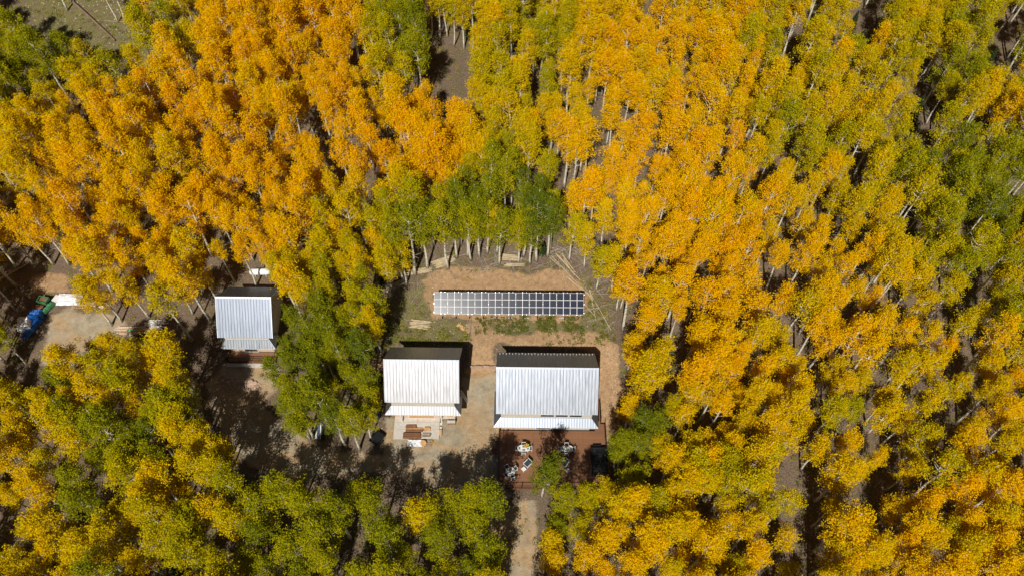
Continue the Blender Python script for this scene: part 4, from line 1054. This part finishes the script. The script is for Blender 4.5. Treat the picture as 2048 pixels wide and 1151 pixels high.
# ------------------------------------------------------------------ logs and branches
def log(px, py, qx, qy, r, m, label, group, dz=0, name='peeled_log'):
    a, b = G(px, py), G(qx, qy)
    a = Vector((a[0], a[1], a[2] + r + dz)); b = Vector((b[0], b[1], b[2] + r + dz)); c = (a + b) / 2
    n = 5; off = Vector((RND.uniform(-1, 1), RND.uniform(-1, 1), 0)) * (a - b).length * .012
    pts = [a.lerp(b, i / (n - 1)) + off * math.sin(math.pi * i / (n - 1)) - c for i in range(n)]
    for k_, p in enumerate(pts):
        gzv = gz(p.x + c.x, p.y + c.y) + r * .8 + dz
        if p.z + c.z < gzv: p.z = gzv - c.z
    mb = MB(); mb.tube(pts, [r * (1.1 - .35 * i / (n - 1)) for i in range(n)], 7)
    return tag(mb.build(name, m, None, c), label, 'log', group)
def pile(px, py, L_, ang, wid, n, where):
    x, y, z = G(px, py); lab = 'peeled aspen log in the pile ' + where
    c, s = math.cos(ang), math.sin(ang)
    rows_ = [int(n * .6), n - int(n * .6)]
    for lv_, cnt in enumerate(rows_):
        for i in range(cnt):
            o = (-.5 + (i + .5) / cnt) * wid * (1 - .25 * lv_) + RND.uniform(-.04, .04); sh_ = RND.uniform(-.25, .25); r = RND.uniform(.055, .09); a2 = ang + RND.uniform(-.05, .05)
            mb = MB(); hl = L_ / 2 * RND.uniform(.85, 1.05); mb.tube([(-hl, 0, 0), (0, RND.uniform(-.04, .04), 0), (hl, 0, 0)], [r * 1.1, r, r * .8], 7)
            cx, cy = x - s * o + c * sh_, y + c * o + s * sh_
            tag(mb.build('peeled_log', M_log, None, (cx, cy, gz(cx, cy) + r + .13 * lv_), (0, 0, a2)), lab, 'log', 'logs ' + where)
pile(841, 648, 3.0, -.10, 1.5, 13, 'left of the solar array')
pile(889, 524, 3.4, .38, 1.5, 13, 'above the left end of the array')
pile(840, 542, 3.6, .12, 1.0, 9, 'at the foot of the leaning trunk')
pile(793, 570, 3.6, .45, 1.2, 10, 'in shade left of the array')
pile(1020, 515, 3.2, -.10, 1.2, 9, 'among trunks above the array middle')
pile(1028, 530, 3.2, .02, .6, 5, 'along the clearing edge above the array')
LONG = [(1103, 512, 1186, 598), (1112, 508, 1160, 560), (1118, 512, 1150, 551), (1124, 508, 1151, 545), (1100, 515, 1122, 535), (1133, 553, 1175, 587), (1178, 580, 1191, 604), (1180, 580, 1192, 642), (1192, 606, 1222, 660), (1175, 586, 1186, 602), (1171, 610, 1190, 632), (1128, 518, 1148, 550)]
for i, (a, b, c, d) in enumerate(LONG):
    log(a, b, c, d, .085 if i % 2 else .06, M_log, 'long thin peeled log lying right above the array corner', 'long logs at the right of the array')
log(145, 5, 231, 84, .22, mat('weathered brown log', (.20, .13, .09), .9, var=.35, scale=3), 'thick weathered brown trunk fallen in the top left clearing', None, .1, 'fallen_log')
log(0, 562, 54, 532, .13, M_log, 'white fallen aspen trunk at the left edge above the tarps', None, .25, 'fallen_log')
log(210, 43, 260, 45, .06, M_loggrey, 'thin grey fallen pole in the top left clearing', None, .05, 'fallen_log')
rb = random.Random(77)
ZB = [(860, 490, 1190, 545, 120, 'scattered along the tree line above the array'), (1150, 540, 1240, 660, 40, 'scattered right of the array'), (30, 0, 330, 100, 16, 'scattered in the top left clearing'), (770, 560, 860, 640, 18, 'scattered left of the array'), (1100, 470, 1290, 540, 30, 'scattered between trunks above the array corner'), (740, 540, 860, 580, 18, 'scattered left of the log piles')]
for (x0, y0, x1, y1, n, w) in ZB:
    for i in range(n):
        px, py = rb.uniform(x0, x1), rb.uniform(y0, y1)
        x, y, z = G(px, py); L_ = rb.uniform(.8, 3.4); a = rb.uniform(0, 3.14); r = rb.uniform(.02, .05)
        bend = rb.uniform(-.25, .25)
        mb = MB(); mb.tube([(-L_ / 2, 0, 0), (-L_ / 6, bend * .6, .05), (L_ / 6, bend, .03), (L_ / 2, bend * .3, .08)], [r, r * .9, r * .7, r * .35], 4, cap=False)
        if rb.random() < .5: mb.tube([(-L_ / 6, bend * .6, .05), (L_ / 8, bend + .35, .15)], [r * .6, r * .2], 4, cap=False)
        if rb.random() < .5: mb.tube([(L_ / 6, bend, .05), (L_ / 3, bend - .4, .12)], [r * .5, r * .2], 4, cap=False)
        tag(mb.build('fallen_branch', M_loggrey, None, (x, y, z + .05), (0, 0, a)), 'bare pale branch ' + w, 'branch', 'branches ' + w)

# ------------------------------------------------------------------ stones
def stone(mb, x, y, z, r, rr):
    n, mrow = 7, 4; vs = [(x, y, z + r * .7)]
    for i in range(1, mrow):
        ph = math.pi * i / mrow
        for k_ in range(n):
            a = 2 * math.pi * k_ / n; q = r * (.8 + .4 * rr.random())
            vs.append((x + q * math.sin(ph) * math.cos(a) * 1.15, y + q * math.sin(ph) * math.sin(a), z + q * .7 * math.cos(ph)))
    fs = [(0, 1 + k_, 1 + (k_ + 1) % n) for k_ in range(n)]
    for i in range(mrow - 2):
        for k_ in range(n): fs.append((1 + i * n + k_, 1 + (i + 1) * n + k_, 1 + (i + 1) * n + (k_ + 1) % n, 1 + i * n + (k_ + 1) % n))
    mb.add(vs, fs)
rs = random.Random(4)
for i, (px, py, r, w) in enumerate(((493, 763, .38, 'orange tan first'), (502, 764, .45, 'large square topped'), (510, 765, .36, 'pale rounded last'), (486, 763, .33, 'small brown leftmost'), (445, 762, .35, 'shaded lonely'), (456, 765, .3, 'shaded second'))):
    q = G(px, py); mb = MB(); stone(mb, 0, 0, .1, r, rs); tag(mb.build('boulder', M_stone, None, q), '%s boulder of the row below the small cabin' % w, 'boulder', 'boulders below the small cabin')
mb = MB()
for i in range(260):
    px, py = rs.gauss(497, 14), rs.uniform(768, 782)
    if rs.random() < .3: px, py = rs.uniform(430, 480), rs.uniform(755, 780)
    x, y, z = G(px, py); stone(mb, x, y, z + .02, rs.uniform(.05, .17), rs)
o = mb.build('rubble', M_stone); o['kind'] = 'stuff'; tag(o, 'reddish rubble stones on the bank below the small cabin', 'rubble')
mb = MB()
for i in range(1300):
    zone = rs.random()
    if zone < .3: px, py = rs.uniform(850, 1235), rs.uniform(540, 730)
    elif zone < .45: px, py = rs.uniform(1200, 1240), rs.uniform(690, 860)
    elif zone < .7: px, py = rs.uniform(20, 260), rs.uniform(-20, 100)
    else: px, py = rs.uniform(440, 1060), rs.uniform(720, 1150)
    x, y, z = G(px, py)
    if 11.4 > x > -1.9 and 34.5 < y < 52 or (-16.9 < x < -6.6 and 41.6 < y < 53): continue
    stone(mb, x, y, z, rs.uniform(.02, .09) * (1.5 if zone > .45 and zone < .7 else 1), rs)
o = mb.build('loose_stones', mat('pale loose stone', (.50, .40, .30), .9, var=.3)); o['kind'] = 'stuff'; tag(o, 'small loose stones scattered over dirt and gravel', 'stones')

# ------------------------------------------------------------------ low plants
M_weed = leaf_mat('weed leaves', [(0, (.085, .105, .018)), (.35, (.15, .155, .03)), (.7, (.30, .27, .03)), (1, (.42, .30, .04))], .2)
def low_plants(name, label, spots, seed, size=.07, per=26):
    rng = np.random.default_rng(seed); cs = []; rd_ = []; 
    qs = []; ls = []
    for (x, y, r, tn) in spots:
        k = max(6, int(per * (r / .35) ** 2)); a = rng.random(k) * 6.28; q = r * np.sqrt(rng.random(k))
        c = np.stack([x + q * np.cos(a), y + q * np.sin(a), gz(x, y) + .04 + (.8 * r) * rng.random(k) * (1 - (q / r) ** 2)], 1)
        nr = rng.normal(size=(k, 3)); nr[:, 2] = np.abs(nr[:, 2]) + .5; nr /= np.linalg.norm(nr, axis=1)[:, None]
        A = np.cross(nr, rng.normal(size=(k, 3))); A /= np.linalg.norm(A, axis=1)[:, None]; B = np.cross(nr, A); s = (size * (.6 + .8 * rng.random(k)))[:, None]
        qs.append(np.stack([c - A * s * 1.4, c - B * s * .6, c + A * s * 1.4, c + B * s * .6], 1).reshape(-1, 3)); ls.append(np.clip((tn + .3 * rng.random(k)), 0, 1) * 4)
    me = quads_mesh(name, np.concatenate(qs), np.concatenate(ls), M_weed)
    o = bpy.data.objects.new(name, me); COL.objects.link(o); o['tint'] = 0.0; o['kind'] = 'stuff'; tag(o, label, 'plants')
sp1 = []
for (x0, y0, x1, y1, n, t0) in ((950, 634, 1190, 668, 480, .05), (1040, 632, 1190, 662, 300, .05), (1140, 600, 1215, 690, 120, .1), (780, 655, 940, 690, 230, .2), (770, 600, 862, 655, 90, .25), (1080, 665, 1230, 690, 60, .1), (860, 520, 1150, 545, 80, .2), (1160, 560, 1230, 680, 110, .25), (850, 60, 925, 190, 160, .35), (725, 740, 768, 772, 150, .1), (985, 1000, 1060, 1150, 30, .2), (770, 690, 775, 800, 30, .3), (640, 560, 780, 640, 120, .3)):
    for i in range(n):
        px, py = rs.uniform(x0, x1), rs.uniform(y0, y1)
        x, y, z = G(px, py)
        if noise.noise(Vector((x * .5, y * .5, 2))) < -.22 and n > 40: continue
        sp1.append((x, y, rs.uniform(.10, .38), t0 + rs.uniform(-.05, .25)))
low_plants('weeds', 'green and yellowing weeds growing around the solar array', sp1, 3)
sp2 = []
for i in range(700):
    px, py = rs.uniform(20, 460), rs.uniform(-60, 140); x, y, z = G(px, py)
    if noise.noise(Vector((x * .25, y * .25, 7))) > -.1: sp2.append((x, y, rs.uniform(.2, .5), .15 + rs.uniform(0, .35)))
low_plants('meadow_grass', 'rough green and straw coloured grass in the top left clearing', sp2, 5, .09, 14)
sp3 = []
for i in range(4200):
    px, py = rs.uniform(-100, 2150), rs.uniform(-100, 1250); x, y, z = G(px, py)
    if any(inside(p, px, py) for p in CLEAR[:4]) and rs.random() < .92: continue
    if (-42 < x < -32 and 52 < y < 64): continue
    sp3.append((x, y, rs.uniform(.15, .55), rs.choice([.1, .2, .45, .7, .7]) + rs.uniform(0, .2)))
low_plants('undergrowth', 'patchy undergrowth and fallen yellow leaves on the forest floor', sp3, 9, .085, 16)

# ------------------------------------------------------------------ young spruces and bushes under the aspens
def spruce_meshes(k, h, r):
    rng = np.random.default_rng(k); tb = MB(); tb.tube([(0, 0, 0), (0, 0, h * .5), (0, 0, h)], [.02 * h + .03, .012 * h + .02, .01], 6)
    n = int(2600 * (h / 4)); z = h * (.06 + .94 * rng.random(n) ** 1.3); R = r * (1 - z / h) ** .85 * (.82 + .18 * np.sin(z * 9))
    a = rng.random(n) * 6.28; q = R * rng.random(n) ** .45; c = np.stack([q * np.cos(a), q * np.sin(a), z - q * .25], 1)
    nr = rng.normal(size=(n, 3)); nr[:, 2] += 1; nr /= np.linalg.norm(nr, axis=1)[:, None]
    rad = np.stack([np.cos(a), np.sin(a), -.3 + 0 * a], 1); A = rad - nr * np.sum(rad * nr, 1)[:, None]; A /= np.linalg.norm(A, axis=1)[:, None]; B = np.cross(nr, A); s = .14
    me = quads_mesh('crown', np.stack([c - A * s, c - B * s * .35, c + A * s, c + B * s * .35], 1).reshape(-1, 3), rng.random(n) * 3, M_needle)
    tm = bpy.data.meshes.new('trunk'); tm.from_pydata(tb.v, [], tb.f); tm.materials.append(M_spruce_bark)
    return me, tm
SPM = [spruce_meshes(1, 4.5, 1.3), spruce_meshes(2, 7.0, 1.7), spruce_meshes(3, 2.6, .95)]
for (px, py, v, s, w) in ((372, 1085, 0, 1, 'dark spruce among white trunks at the bottom left'), (362, 1150, 0, .9, 'dark spruce at the bottom edge left of the lime aspens'), (1690, 85, 1, 1, 'tall dark spruce in a gap at the top right'), (1712, 100, 0, 1, 'smaller dark spruce beside the tall one at the top right'), (1785, 70, 0, .9, 'dark spruce near the top edge right of the gap'), (1375, 45, 0, .8, 'small dark spruce near the top edge centre right'), (770, 565, 2, 1, 'small spruce in shade left of the log piles'),
        (1085, 505, 2, 1, 'small blue green spruce between trunks above the array'), (465, 30, 1, .9, 'dark spruce at the top edge right of the left clearing'), (1815, 250, 1, 1, 'dark spruce in the black gap at the upper right'), (385, 860, 0, 1, 'dark spruce at the edge of the shaded left slope'), (1960, 150, 1, .9, 'dark spruce in the gap near the right edge'), (175, 150, 2, 1, 'tiny spruce under orange crowns at the upper left'), (20, 70, 1, .8, 'dark spruce at the top left edge'), (940, 75, 0, 1, 'dark spruce at the top right of the narrow clearing'), (168, 505, 2, .8, 'small round spruce left of the small cabin'),
        (800, 100, 0, 1, 'dark spruce at the left side of the narrow clearing'), (1990, 520, 0, .9, 'dark spruce at the right edge mid height')):
    x, y, z = G(px, py); t = thing('spruce_tree', w, 'spruce', (x, y, z - .05), RND.uniform(0, 6), 'young spruces under the aspens'); t.scale = (s, s, s)
    cm, tm = SPM[v]; c = bpy.data.objects.new('crown', cm); COL.objects.link(c); c.parent = t; c['tint'] = 0.0
    k_ = bpy.data.objects.new('trunk', tm); COL.objects.link(k_); k_.parent = t
# the low cut step between the two large cabins
pts = [G(940 + i * 5.2, 736 + 1.2 * math.sin(i * 1.7)) for i in range(11)]
mb = MB(); rr = random.Random(2)
for i in range(10):
    a, b = pts[i], pts[i + 1]; mb.box((a[0] + b[0]) / 2, (a[1] + b[1]) / 2 + rr.uniform(-.05, .05), -1.0, math.hypot(a[0] - b[0], a[1] - b[1]) + .02, .14 + .04 * rr.random(), .95 + .05 * rr.random(), math.atan2(b[1] - a[1], b[0] - a[0]))
tag(mb.build('retaining_edge', M_stone), 'low rough stone edge across the top of the gravel drive', 'retaining wall')
